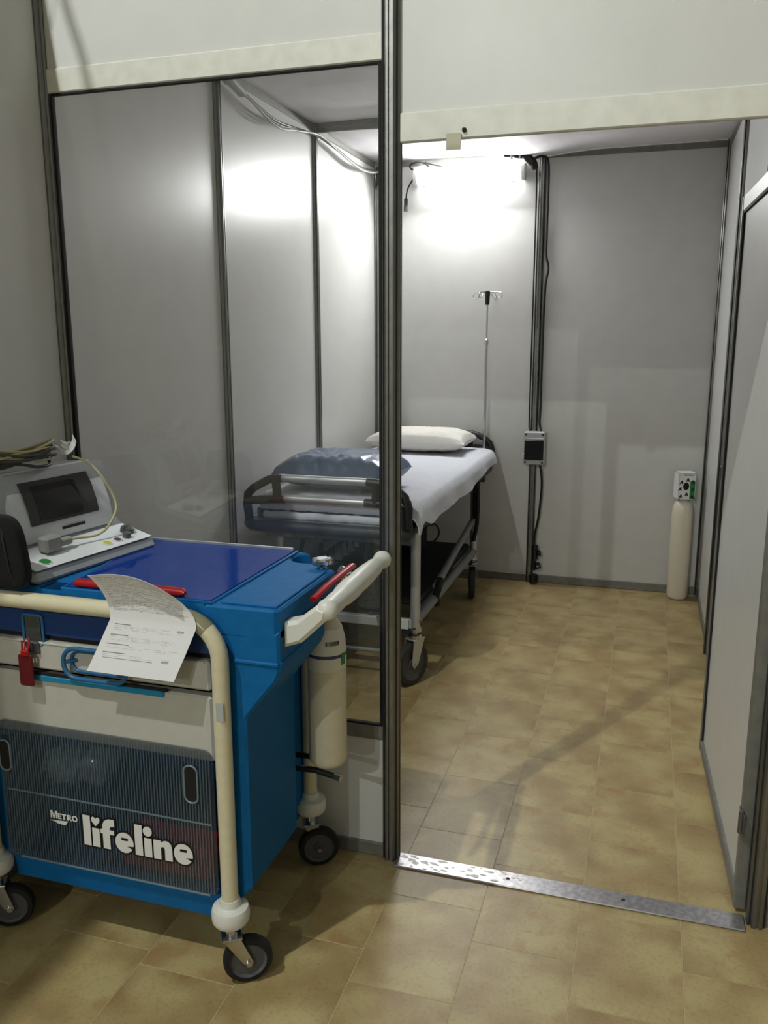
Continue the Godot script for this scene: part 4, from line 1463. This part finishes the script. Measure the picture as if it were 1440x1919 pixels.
# ------------------------------------------------------------------ trolley bed
func build_bed() -> void:
	var bed := thing("trolley_bed", "grey hospital trolley bed standing along the left wall of the cubicle", "bed", Vector3(0.415, 0, -1.98))
	var yd := 0.715
	# padded bumper rail round the deck
	var m := MB.new()
	var pts := PackedVector3Array()
	for q in rounded(0.045, 1.035, 0.748, 2.935, 0.07, 6): pts.append(Vector3(q.x, yd, -q.y))
	m.tube(pts, 0.026, 12, true)
	part(bed, "bumper_rail", m, M.bumper)
	var dk := MB.new()
	dk.box(Vector3(0.415, 0.725, -1.985), Vector3(0.70, 0.02, 1.84), 0.006)
	part(bed, "deck", dk, M.grey_paint)
	# lower chassis
	for x in [0.105, 0.735]:
		var r := MB.new()
		r.tube([Vector3(x, 0.285, -1.24), Vector3(x, 0.285, -2.56)], 0.022, 12)
		part(bed, "chassis_rail", r, M.grey_paint)
		var r2 := MB.new()
		r2.tube([Vector3(x, 0.335, -1.62), Vector3(x, 0.475, -2.50)], 0.017, 10)
		part(bed, "link_bar", r2, M.grey_paint)
		for z in [-1.25, -2.52]:
			var l := MB.new()
			l.tube([Vector3(x, 0.235, z), Vector3(x, 0.70, z)], 0.0215, 14)
			var lo := part(bed, "leg", l, M.bar_alu)
			var cl := MB.new()
			cl.lathe([Vector2(0.0215, 0.0), Vector2(0.027, 0.004), Vector2(0.027, 0.020), Vector2(0.0215, 0.024)], Transform3D(Basis.IDENTITY, Vector3(x, 0.235, z)), 16)
			cl.lathe([Vector2(0.0215, 0.0), Vector2(0.030, 0.004), Vector2(0.030, 0.012), Vector2(0.0215, 0.016)], Transform3D(Basis.IDENTITY, Vector3(x, 0.210, z)), 16)
			sub(lo, "collar", cl, M.chrome)
	for z in [-1.25, -2.52]:
		var r := MB.new()
		r.box(Vector3(0.42, 0.270, z), Vector3(0.62, 0.042, 0.03), 0.004)
		part(bed, "cross_bar", r, M.box_grey)
		var p := MB.new()
		p.tube([Vector3(0.10, 0.135, z + 0.01), Vector3(0.735, 0.135, z + 0.01)], 0.010, 8)
		part(bed, "brake_bar", p, M.grey_paint)
	var pd := MB.new()
	pd.box(Vector3(0.672, 0.272, -1.2315), Vector3(0.075, 0.046, 0.006), 0.002)
	part(bed, "white_plate", pd, M.white_plastic)
	var pb := MB.new()
	pb.box(Vector3(0.700, 0.255, -1.262), Vector3(0.045, 0.05, 0.05), 0.006)
	part(bed, "blue_cover", pb, M.blue_dark)
	for z in [-1.62, -2.34]:
		var c := MB.new()
		c.lathe([Vector2(0, 0.29), Vector2(0.085, 0.29), Vector2(0.085, 0.46), Vector2(0.065, 0.47), Vector2(0.065, 0.62), Vector2(0.05, 0.63), Vector2(0.05, 0.715), Vector2(0, 0.715)], Transform3D(Basis.IDENTITY, Vector3(0.42, 0, z)), 24)
		part(bed, "lift_column", c, M.dark)
	var base := MB.new()
	base.box(Vector3(0.42, 0.310, -1.98), Vector3(0.58, 0.035, 1.1), 0.008)
	part(bed, "base_cover", base, M.dark)
	# oxygen tray of wire below the deck
	for i in 12:
		var w := MB.new()
		var z := -1.40 - i * 0.09
		w.tube([Vector3(0.24, 0.50, z), Vector3(0.245, 0.43, z), Vector3(0.495, 0.43, z), Vector3(0.50, 0.50, z)], 0.004, 6)
		part(bed, "tray_wire", w, M.rubber)
	for x in [0.24, 0.50]:
		var w := MB.new()
		w.tube([Vector3(x, 0.50, -1.36), Vector3(x, 0.50, -2.42)], 0.006, 6)
		part(bed, "tray_rim", w, M.rubber)
	# pump levers, actuator and looms under the deck
	var ac := MB.new()
	ac.tube([Vector3(0.30, 0.63, -1.22), Vector3(0.36, 0.55, -1.75)], 0.022, 12)
	ac.tube([Vector3(0.36, 0.55, -1.75), Vector3(0.39, 0.50, -2.1)], 0.013, 10)
	part(bed, "backrest_strut", ac, M.steel)
	for x in [0.21, 0.62]:
		var s := MB.new()
		s.box(Vector3(x, 0.675, -1.98), Vector3(0.03, 0.05, 1.75), 0.004)
		part(bed, "deck_beam", s, M.grey_paint)
	for z in [-1.16, -1.55, -2.42, -2.8]:
		var s := MB.new()
		s.box(Vector3(0.415, 0.660, z), Vector3(0.66, 0.035, 0.03), 0.004)
		part(bed, "deck_cross_beam", s, M.steel)
	for x in [0.27, 0.56]:
		var l := MB.new()
		l.tube([Vector3(x, 0.64, -1.13), Vector3(x, 0.60, -1.10), Vector3(x + 0.02, 0.48, -1.12), Vector3(x + 0.02, 0.34, -1.20)], 0.010, 8)
		l.box(Vector3(x + 0.02, 0.335, -1.19), Vector3(0.05, 0.012, 0.09), 0.004)
		part(bed, "pedal", l, M.rubber)
	var hs := MB.new()
	var hc := PackedVector3Array()
	for i in 17:
		var a := lerpf(PI * 0.5, -PI * 0.5, i / 16.0)
		hc.append(Vector3(0.735 + 0.045 * cos(a), 0.635 + 0.055 * sin(a), -1.40 - 0.05 * cos(a) - 0.004 * i))
	hs.tube(hc, 0.0045, 8)
	part(bed, "hose", hs, M.rubber)
	var sd := MB.new()
	sd.box(Vector3(0.755, 0.60, -2.46), Vector3(0.03, 0.22, 0.035), 0.008)
	sd.tube([Vector3(0.765, 0.70, -2.46), Vector3(0.772, 0.56, -2.44), Vector3(0.765, 0.46, -2.46), Vector3(0.745, 0.36, -2.47)], 0.012, 8)
	part(bed, "side_rail_joint", sd, M.dark)
	var bk := MB.new()
	bk.tube([Vector3(0.748, 0.36, -1.65), Vector3(0.752, 0.335, -1.60), Vector3(0.745, 0.30, -1.58), Vector3(0.74, 0.25, -1.62)], 0.018, 10)
	part(bed, "brake_lever", bk, M.rubber)
	for q in [[0.735, -1.25, -0.012, 0.022, -28.0], [0.105, -1.25, 0.0, -0.02, -10.0], [0.735, -2.52, -0.01, -0.03, 12.0], [0.105, -2.52, 0.0, -0.03, 8.0]]:
		caster(bed, Vector3(q[0], 0.245, q[1]), Vector3(q[0] + q[2], 0.098, q[1] + q[3]), 0.098, 0.036, deg_to_rad(q[4]), M.grey_rubber, 0.0, M.bar_alu)

	# end rails: black moulded corners with aluminium bars
	for end in [[-1.052, 1.0], [-2.93, -1.0]]:
		var z: float = end[0]
		var g := MB.new()
		var g2 := MB.new()
		var black := func(p: Array) -> void:
			var v := PackedVector3Array()
			for q in p: v.append(Vector3(q[0], q[1], z))
			(g if p[0][0] < 0.4 else g2).tube(v, 0.022, 10, false, PackedFloat32Array(), 0.8)
		black.call([[0.060, 0.735], [0.052, 0.80], [0.058, 0.845], [0.085, 0.870], [0.150, 0.906], [0.175, 0.914], [0.215, 0.916]])
		black.call([[0.185, 0.912], [0.190, 0.86], [0.188, 0.828]])
		black.call([[0.055, 0.815], [0.12, 0.822], [0.20, 0.828], [0.225, 0.829]])
		black.call([[0.585, 0.918], [0.625, 0.916], [0.665, 0.908], [0.715, 0.885], [0.742, 0.862], [0.752, 0.82], [0.757, 0.735]])
		black.call([[0.625, 0.915], [0.622, 0.86], [0.620, 0.826]])
		black.call([[0.575, 0.832], [0.62, 0.832], [0.68, 0.832], [0.75, 0.828]])
		part(bed, "end_rail_moulding", g, M.black)
		part(bed, "end_rail_moulding", g2, M.black)
		var sh := MB.new()
		sh.ext(PackedVector2Array([Vector2(0.690, 0.725), Vector2(0.770, 0.725), Vector2(0.774, 0.82), Vector2(0.766, 0.85), Vector2(0.742, 0.868), Vector2(0.705, 0.875)]), Vector3(0, 0, z - 0.012), Vector3.RIGHT, Vector3.UP, Vector3.BACK, 0.026, 0.006, 0.6)
		part(bed, "corner_shield", sh, M.black)
		var bars := [[0.205, 0.600, 0.917], [0.215, 0.590, 0.832]]
		for q in bars:
			var b := MB.new()
			b.tube([Vector3(q[0], q[2], z), Vector3(q[1], q[2], z)], 0.0165, 14)
			part(bed, "rail_bar", b, M.bar_alu)

	# mattress, sheet, pillow, bolster
	var mt := thing("mattress", "dark blue-grey mattress under the white sheet on the trolley bed", "mattress", Vector3(0.415, 0.737, -2.0))
	var mm := MB.new()
	mm.box(Vector3(0.415, 0.782, -1.985), Vector3(0.655, 0.088, 1.76), 0.02)
	part(mt, "mattress_body", mm, M.mattress)
	var sh2 := thing("bed_sheet", "white cotton sheet spread over the trolley bed and hanging down its side", "sheet", Vector3(0.415, 0.83, -2.0))
	var fn := FastNoiseLite.new()
	fn.seed = 11
	fn.frequency = 3.0
	fn.fractal_octaves = 3
	var sm := MB.new()
	var zs := -1.088
	var ze := -2.874
	sm.sheet(func(s: float, v: float) -> Vector3:
		# s across the bed, v along it; profile: left hang, top, right hang
		var z := lerpf(zs, ze, v)
		var hangr := 0.112 + 0.005 * sin(v * 13.0 + 0.6) - 0.035 * smoothstep(0.45, 1.0, v) - 0.045 * smoothstep(0.12, 0.0, v)
		var wtop := 0.675
		var hangl := 0.08
		var tot := hangl + wtop + hangr
		var d := s * tot
		var x := 0.0
		var y := 0.0
		var top := 0.834 + 0.0035 * fn.get_noise_2d(d * 3.0, z * 2.5)
		if d < hangl:
			x = 0.080
			y = top - (hangl - d)
		elif d < hangl + wtop:
			x = 0.080 + (d - hangl)
			y = top
		else:
			var h := d - hangl - wtop
			# out over the bumper rail, then straight down with soft folds
			var out := minf(h, 0.040)
			x = 0.755 + out * 0.85 + maxf(0.0, h - 0.040) * 0.16 + 0.006 * sin(z * 15.0 + 1.0) * clampf((h - 0.04) / 0.08, 0.0, 1.0)
			y = top - pow(out / 0.040, 2.0) * 0.044 - maxf(0.0, h - 0.040) * 0.97
		# rounded mattress edges
		var er: float = d - hangl - wtop
		if absf(er) < 0.035:
			y -= 0.010 * (1.0 - absf(er) / 0.035)
		# front edge of the sheet drops over the end of the mattress
		var fz := clampf((zs - 0.03 - z) / 0.03, 0.0, 1.0)
		y -= (1.0 - fz) * 0.055
		return Vector3(x, y, z), 60, 70, 0.003)
	part(sh2, "sheet_cloth", sm, M.sheet)
	# folded layers of the sheet at the near end
	for i in 2:
		var f := MB.new()
		var yy := 0.792 - i * 0.040
		f.sheet(func(s: float, v: float) -> Vector3:
			var a := v * PI
			return Vector3(lerpf(0.10 + 0.012 * i, 0.715, s), yy + 0.016 * cos(a) + 0.004 * fn.get_noise_2d(s * 14.0, i * 9.0), -1.088 + 0.012 * sin(a) + 0.004 * fn.get_noise_2d(s * 10.0 + 5.0, i * 3.0)), 40, 8, 0.002)
		part(sh2, "sheet_fold", f, M.sheet)

	var pw := thing("pillow", "white pillow lying at the head of the trolley bed", "pillow", Vector3(0.40, 0.84, -2.62))
	var pm := MB.new()
	pillow(pm, Vector3(0.395, 0.905, -2.64), 0.29, 0.19, 0.066, 0.0, 71, 0.0)
	part(pw, "pillow_cover", pm, M.pillow)
	var bo := thing("vinyl_bolster", "shiny blue-grey vinyl cushion lying at the foot of the trolley bed", "cushion", Vector3(0.40, 0.84, -1.36))
	var bm := MB.new()
	pillow(bm, Vector3(0.380, 0.918, -1.34), 0.262, 0.19, 0.084, 0.0, 72, 0.006)
	part(bo, "cushion_cover", bm, M.vinyl)

	# drip stand pushed into the head-end socket
	var iv := thing("drip_stand", "slim chrome drip pole with four hooks at the head of the bed", "drip stand", Vector3(0.716, 0.72, -2.890))
	var c := Vector3(0.716, 0, -2.890)
	var r1 := MB.new()
	r1.tube([c + Vector3(0, 0.70, 0), c + Vector3(0, 1.46, 0)], 0.0085, 10)
	part(iv, "outer_tube", r1, M.chrome)
	var r2 := MB.new()
	r2.tube([c + Vector3(0, 1.45, 0), c + Vector3(0, 1.70, 0)], 0.006, 10)
	r2.lathe([Vector2(0.0085, 0), Vector2(0.012, 0.004), Vector2(0.012, 0.03), Vector2(0.006, 0.036)], Transform3D(Basis.IDENTITY, c + Vector3(0, 1.44, 0)), 14)
	part(iv, "inner_rod", r2, M.chrome)
	var gr := MB.new()
	gr.lathe([Vector2(0, 1.670), Vector2(0.012, 1.670), Vector2(0.014, 1.70), Vector2(0.017, 1.742), Vector2(0.015, 1.748), Vector2(0, 1.748)], Transform3D(Basis.IDENTITY, c), 14)
	part(iv, "hook_hub", gr, M.black)
	for k in 4:
		var a := deg_to_rad(20.0 + 90.0 * k)
		var d := Vector3(cos(a), 0, sin(a))
		var hk := MB.new()
		hk.tube([c + Vector3(0, 1.742, 0), c + Vector3(0, 1.742, 0) + d * 0.05, c + d * 0.088 + Vector3(0, 1.738, 0), c + d * 0.098 + Vector3(0, 1.720, 0), c + d * 0.088 + Vector3(0, 1.706, 0), c + d * 0.066 + Vector3(0, 1.712, 0), c + d * 0.045 + Vector3(0, 1.735, 0)], 0.0028, 7)
		part(iv, "hook", hk, M.chrome)


func pillow(m: MB, c: Vector3, hx: float, hz: float, hy: float, turn: float, seed_: int, wrinkle: float) -> void:
	var f := FastNoiseLite.new()
	f.seed = seed_
	f.frequency = 2.2
	var bs := Basis(Vector3.UP, turn)
	for side in [1.0, -1.0]:
		m.sheet(func(s: float, t: float) -> Vector3:
			var a: float = (s * 2.0 - 1.0) * side
			var b := t * 2.0 - 1.0
			# corners drawn out, edges drawn in
			var px: float = a * (1.0 - 0.06 * (1.0 - b * b))
			var pz: float = b * (1.0 - 0.07 * (1.0 - a * a))
			var bulge := pow(maxf(0.0, (1.0 - pow(absf(a), 3.4)) * (1.0 - pow(absf(b), 3.4))), 0.42)
			var y: float = side * hy * bulge * (1.0 if side > 0.0 else 0.9) + f.get_noise_2d(a * 1.1, b * 1.1) * 0.010 * bulge
			if wrinkle > 0.0 and side > 0.0:
				y += wrinkle * sin(a * 26.0 + b * 3.0) * smoothstep(0.35, 0.9, b) * bulge
			return c + bs * Vector3(px * hx, y, pz * hz), 48, 30)


# ------------------------------------------------------------------ small things on the back wall
func build_back_wall_fittings() -> void:
	var z := -2.962
	var t := thing("junction_box", "grey wall distribution box with smoked window on the back post", "junction box", Vector3(1.012, 0.742, z))
	var m := MB.new()
	m.box(Vector3(1.012, 0.840, z + 0.030), Vector3(0.122, 0.196, 0.058), 0.006)
	part(t, "box_body", m, M.box_grey)
	var w := MB.new()
	w.box(Vector3(1.012, 0.830, z + 0.061), Vector3(0.112, 0.118, 0.010), 0.003)
	part(t, "smoked_window", w, M.smoked)
	var hb := MB.new()
	hb.box(Vector3(1.012, 0.896, z + 0.061), Vector3(0.112, 0.012, 0.008), 0.002)
	part(t, "window_hinge", hb, M.box_grey)
	for x in [0.962, 1.062]:
		for y in [0.922, 0.757]:
			var s := MB.new()
			s.lathe([Vector2(0.006, 0.0), Vector2(0.006, 0.002), Vector2(0, 0.002)], Transform3D(Basis(Vector3.RIGHT, PI / 2), Vector3(x, y, z + 0.059)), 10)
			part(t, "screw", s, M.dark)
	var lt := MB.new()
	lt.box(Vector3(0.946, 0.790, z + 0.03), Vector3(0.010, 0.03, 0.03), 0.002)
	part(t, "side_latch", lt, M.white_plastic)

	# tape hanging under the door header, little hook next to it
	var tp := thing("tape_piece", "square of beige tape hanging from the underside of the doorway header", "tape", Vector3(1.160, 1.955, 0.012))
	var tm := MB.new()
	tm.sheet(func(s: float, v: float) -> Vector3: return Vector3(1.143 + 0.036 * s, 1.962 - 0.038 * v, 0.0125 + 0.002 * sin(v * 2.0)), 3, 6, 0.0012)
	part(tp, "tape_square", tm, M.tape)
	var hk := thing("header_clip", "tiny dark clip on the doorway header next to the tape", "clip", Vector3(1.186, 1.965, 0.013))
	var hm := MB.new()
	hm.box(Vector3(1.186, 1.968, 0.0130), Vector3(0.010, 0.010, 0.006), 0.002)
	part(hk, "clip_body", hm, M.gap)


func build_standing_cylinder() -> void:
	var c := Vector3(1.866, 0, -2.895)
	var t := thing("oxygen_bottle", "tall white gas bottle with a patterned valve guard standing in the back corner", "gas cylinder", c)
	var m := MB.new()
	m.lathe([Vector2(0, 0.002), Vector2(0.048, 0.002), Vector2(0.056, 0.010), Vector2(0.058, 0.022), Vector2(0.058, 0.505), Vector2(0.055, 0.535), Vector2(0.045, 0.562), Vector2(0.030, 0.578), Vector2(0.020, 0.584), Vector2(0.020, 0.60), Vector2(0, 0.60)], Transform3D(Basis.IDENTITY, c), 36)
	part(t, "bottle_body", m, M.tank_white)
	var v := MB.new()
	v.lathe([Vector2(0, 0.595), Vector2(0.016, 0.595), Vector2(0.016, 0.66), Vector2(0, 0.66)], Transform3D(Basis.IDENTITY, c), 14)
	part(t, "valve", v, M.dark)
	# guard: four-sided shell with an oval opening on the front
	var yaw := deg_to_rad(14.0)
	var X := Transform3D(Basis(Vector3.UP, yaw), c + Vector3(0, 0.665, 0))
	var hw := 0.047
	var hh := 0.075
	var g := MB.new()
	g.xf = X
	# front with an opening, as a ring of quads
	var outer := PackedVector2Array()
	var inner := PackedVector2Array()
	for k in 24:
		var a := TAU * k / 24.0 + PI / 24.0
		var d := Vector2(cos(a), sin(a))
		var sc := minf(hw / maxf(absf(d.x), 1e-4), hh / maxf(absf(d.y), 1e-4))
		outer.append(d * sc)
		inner.append(Vector2(cos(a) * 0.017 - 0.004, sin(a) * 0.022))
	for k in 24:
		var j := (k + 1) % 24
		for zz in [hw, hw - 0.005]:
			g.quad(Vector3(outer[k].x, outer[k].y, zz), Vector3(outer[j].x, outer[j].y, zz), Vector3(inner[j].x, inner[j].y, zz), Vector3(inner[k].x, inner[k].y, zz), Vector3(0, 0, 1 if zz == hw else -1))
		g.quad(Vector3(inner[k].x, inner[k].y, hw), Vector3(inner[j].x, inner[j].y, hw), Vector3(inner[j].x, inner[j].y, hw - 0.005), Vector3(inner[k].x, inner[k].y, hw - 0.005), Vector3(-cos(TAU * k / 24.0), -sin(TAU * k / 24.0), 0))
	g.box(Vector3(-hw + 0.0025, 0, 0), Vector3(0.005, hh * 2, hw * 2), 0.001)
	g.box(Vector3(0, 0, -hw + 0.0025), Vector3(hw * 2, hh * 2, 0.005), 0.001)
	g.box(Vector3(0, hh - 0.003, 0), Vector3(hw * 2, 0.006, hw * 2), 0.001)
	var go := part(t, "valve_guard", g, M.letter)
	var gs := MB.new()
	gs.xf = X
	gs.box(Vector3(hw - 0.0025, 0, 0), Vector3(0.006, hh * 2 - 0.002, hw * 2 - 0.002), 0.001)
	gs.box(Vector3(hw * 0.66, -0.022, hw - 0.001), Vector3(0.028, 0.10, 0.004), 0.001)
	sub(go, "green_side", gs, M.green)
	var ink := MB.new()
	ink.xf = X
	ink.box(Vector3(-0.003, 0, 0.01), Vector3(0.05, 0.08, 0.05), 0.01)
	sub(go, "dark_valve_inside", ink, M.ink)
	for q in [[-0.030, 0.022, 0.25], [0.004, 0.036, 0.0], [0.033, 0.024, -0.1], [-0.036, -0.016, 0.3], [0.033, -0.020, 0.0], [-0.032, -0.058, 0.2], [0.000, -0.046, 0.0], [0.032, -0.060, 0.0]]:
		var am := MB.new()
		am.xf = X
		var pa := PackedVector2Array()
		for e in [Vector2(-0.010, -0.010), Vector2(-0.0045, -0.010), Vector2(-0.003, -0.005), Vector2(0.003, -0.005), Vector2(0.0045, -0.010), Vector2(0.010, -0.010), Vector2(0.0035, 0.010), Vector2(-0.0035, 0.010)]:
			pa.append(Vector2(q[0] + e.x + e.y * q[2], q[1] + e.y))
		am.ext(pa, Vector3(0, 0, hw + 0.0002), Vector3.RIGHT, Vector3.UP, Vector3.BACK, 0.0008)
		part(go, "letter_mark", am, M.ink)
	var ln := MB.new()
	ln.xf = X
	for k in 9:
		ln.box(Vector3(-0.018 + k * 0.0065, 0.063, hw + 0.0005), Vector3(0.004, 0.006, 0.001))
	sub(go, "small_print", ln, M.ink)


# ------------------------------------------------------------------ cables
func cable(called: String, label: String, pts: Array, r: float, m: Material, group := "") -> Node3D:
	var c := Curve3D.new()
	for i in pts.size():
		var p: Vector3 = pts[i]
		var a: Vector3 = pts[maxi(i - 1, 0)]
		var b: Vector3 = pts[mini(i + 1, pts.size() - 1)]
		var tg := (b - a) / 6.0
		c.add_point(p, -tg, tg)
	c.bake_interval = 0.01
	var L := c.get_baked_length()
	var n := clampi(int(L / 0.012), 8, 220)
	var path := PackedVector3Array()
	for i in n + 1: path.append(c.sample_baked(L * i / n))
	var t := thing(called, label, "cable", pts[0], group)
	var mb := MB.new()
	mb.tube(path, r, 8)
	part(t, "cord", mb, m)
	return t


func build_cables() -> void:
	# bundle along the top of the left wall, drooping between its ties
	for i in 3:
		var dx := 0.008 * i
		var dy := -0.007 * i
		cable("ceiling_cable", ["black", "grey", "white"][i] + " cable drooping along the top of the left wall", [Vector3(0.045 + dx, 2.46, -0.9), Vector3(0.045 + dx, 2.43 + dy, -1.15), Vector3(0.05 + dx, 2.395 + dy * 2.2, -1.42), Vector3(0.045 + dx, 2.41 + dy, -1.65), Vector3(0.04 + dx, 2.438, -1.95), Vector3(0.042 + dx, 2.43 + dy, -2.2), Vector3(0.05 + dx, 2.405 + dy * 1.4, -2.5), Vector3(0.045 + dx, 2.42 + dy, -2.75), Vector3(0.05 + dx, 2.445, -2.93)], [0.006, 0.0045, 0.0045][i], [M.cable_black, M.cable_grey, M.cable_white][i], "cables along the left wall")
	var cn := thing("cable_connector", "pale cable connector at the window end of the left wall cables", "connector", Vector3(0.05, 2.43, -1.08))
	var cm := MB.new()
	cm.tube([Vector3(0.052, 2.462, -0.96), Vector3(0.052, 2.447, -1.02), Vector3(0.052, 2.444, -1.03), Vector3(0.053, 2.425, -1.12), Vector3(0.053, 2.42, -1.14)], 0.02, 12, false, PackedFloat32Array([0.024, 0.026, 0.020, 0.020, 0.011]))
	part(cn, "connector_shell", cm, M.box_grey)
	var tie := thing("wrapped_cable_joint", "dark taped cable joint at the top of the left wall", "connector", Vector3(0.05, 2.45, -2.93))
	var tm := MB.new()
	tm.tube([Vector3(0.05, 2.455, -2.90), Vector3(0.046, 2.40, -2.945), Vector3(0.040, 2.37, -2.952)], 0.018, 10)
	part(tie, "joint_body", tm, mat(Color(0.12, 0.13, 0.17), 0.6))
	# at the lamp
	cable("lamp_cable", "black cable loop rising from the left end of the batten lamp", [Vector3(0.285, 2.437, -2.945), Vector3(0.245, 2.445, -2.935), Vector3(0.235, 2.468, -2.93), Vector3(0.275, 2.480, -2.93), Vector3(0.34, 2.470, -2.94), Vector3(0.42, 2.452, -2.95)], 0.0055, M.cable_black)
	cable("lamp_cable", "short black cable branching above the batten lamp", [Vector3(0.325, 2.482, -2.945), Vector3(0.335, 2.462, -2.945), Vector3(0.36, 2.447, -2.95)], 0.005, M.cable_black)
	var pl := cable("plug_cable", "black lead with plug dangling from the left end of the lamp", [Vector3(0.262, 2.402, -2.935), Vector3(0.235, 2.365, -2.935), Vector3(0.215, 2.325, -2.94), Vector3(0.208, 2.285, -2.945)], 0.0045, M.cable_black)
	var pm := MB.new()
	pm.tube([Vector3(0.208, 2.287, -2.945), Vector3(0.208, 2.245, -2.945)], 0.012, 10)
	part(pl, "plug_body", pm, M.black)
	var pt := MB.new()
	pt.tube([Vector3(0.208, 2.246, -2.945), Vector3(0.208, 2.215, -2.945)], 0.0135, 10)
	part(pl, "plug_tip", pt, M.cable_grey)
	var jn := thing("socket_cluster", "cluster of black plugs above the right end of the batten lamp", "plug", Vector3(0.91, 2.47, -2.85))
	for q in [[Vector3(0.86, 2.470, -2.845), Vector3(0.93, 2.466, -2.845), 0.022], [Vector3(0.915, 2.468, -2.842), Vector3(0.955, 2.425, -2.855), 0.026], [Vector3(0.80, 2.474, -2.85), Vector3(0.87, 2.472, -2.85), 0.014], [Vector3(0.955, 2.45, -2.86), Vector3(0.968, 2.400, -2.885), 0.02]]:
		var m := MB.new()
		m.tube([q[0], (q[0] + q[1]) * 0.5, q[1]], q[2], 12, false, PackedFloat32Array([q[2] * 0.85, q[2], q[2] * 0.9]))
		part(jn, "plug_body", m, M.black)
	for x in [0.892, 0.845]:
		var m := MB.new()
		m.box(Vector3(x, 2.462, -2.822), Vector3(0.012, 0.034, 0.012), 0.003)
		part(jn, "cable_clip", m, M.cable_white)
	# down the middle post to the box
	cable("post_cable", "black cable running down the right side of the back post", [Vector3(0.955, 2.450, -2.87), Vector3(1.01, 2.465, -2.90), Vector3(1.035, 2.42, -2.945), Vector3(1.035, 2.1, -2.965), Vector3(1.036, 1.95, -2.965), Vector3(1.052, 1.87, -2.962), Vector3(1.038, 1.77, -2.965), Vector3(1.033, 1.5, -2.967), Vector3(1.034, 1.1, -2.967), Vector3(1.032, 0.99, -2.965), Vector3(1.042, 0.945, -2.955), Vector3(1.042, 0.930, -2.945)], 0.0065, M.cable_black)
	cable("post_cable", "black cable running down the left side of the back post", [Vector3(0.968, 2.42, -2.95), Vector3(0.969, 2.2, -2.968), Vector3(0.970, 1.5, -2.968), Vector3(0.970, 1.0, -2.968), Vector3(0.974, 0.96, -2.96), Vector3(0.982, 0.930, -2.945)], 0.0045, M.cable_black)
	var dc := cable("socket_cable", "black cable hanging from the wall box to a socket at the floor", [Vector3(1.045, 0.745, -2.935), Vector3(1.058, 0.67, -2.94), Vector3(1.060, 0.58, -2.945), Vector3(1.048, 0.42, -2.945), Vector3(1.030, 0.31, -2.945), Vector3(1.030, 0.235, -2.94)], 0.0065, M.cable_black)
	for q in [[Vector3(1.033, 0.245, -2.935), Vector3(1.036, 0.16, -2.93), 0.019], [Vector3(1.055, 0.215, -2.925), Vector3(1.062, 0.185, -2.925), 0.013], [Vector3(1.050, 0.135, -2.925), Vector3(1.060, 0.105, -2.925), 0.018], [Vector3(1.030, 0.17, -2.935), Vector3(1.028, 0.09, -2.935), 0.014], [Vector3(1.030, 0.06, -2.935), Vector3(1.030, 0.012, -2.935), 0.026]]:
		var m := MB.new()
		m.tube([q[0], (q[0] + q[1]) * 0.5, q[1]], q[2], 12)
		part(dc, "plug_body", m, M.black)
	var wr := MB.new()
	wr.tube([Vector3(1.050, 0.128, -2.920), Vector3(1.056, 0.118, -2.908), Vector3(1.064, 0.122, -2.915)], 0.006, 8)
	part(dc, "pale_ring", wr, M.cable_white)
	# leads draped over the end of the left wall outside the window
	cable("draped_cable", "straight grey cable rising from the top of the corridor wall", [Vector3(-0.035, 2.53, 0.55), Vector3(-0.042, 2.77, 0.55), Vector3(-0.055, 2.97, 0.56), Vector3(-0.08, 3.5, 0.60), Vector3(-0.10, 4.2, 0.62)], 0.010, M.cable_grey, "cables above the corridor wall")
	cable("draped_cable", "slanting grey cable rising from the top of the corridor wall", [Vector3(0.012, 2.53, 0.70), Vector3(0.045, 2.72, 0.735), Vector3(0.010, 2.98, 0.74), Vector3(-0.045, 3.19, 0.75), Vector3(-0.10, 3.6, 0.76), Vector3(-0.13, 4.2, 0.78)], 0.010, M.cable_grey, "cables above the corridor wall")
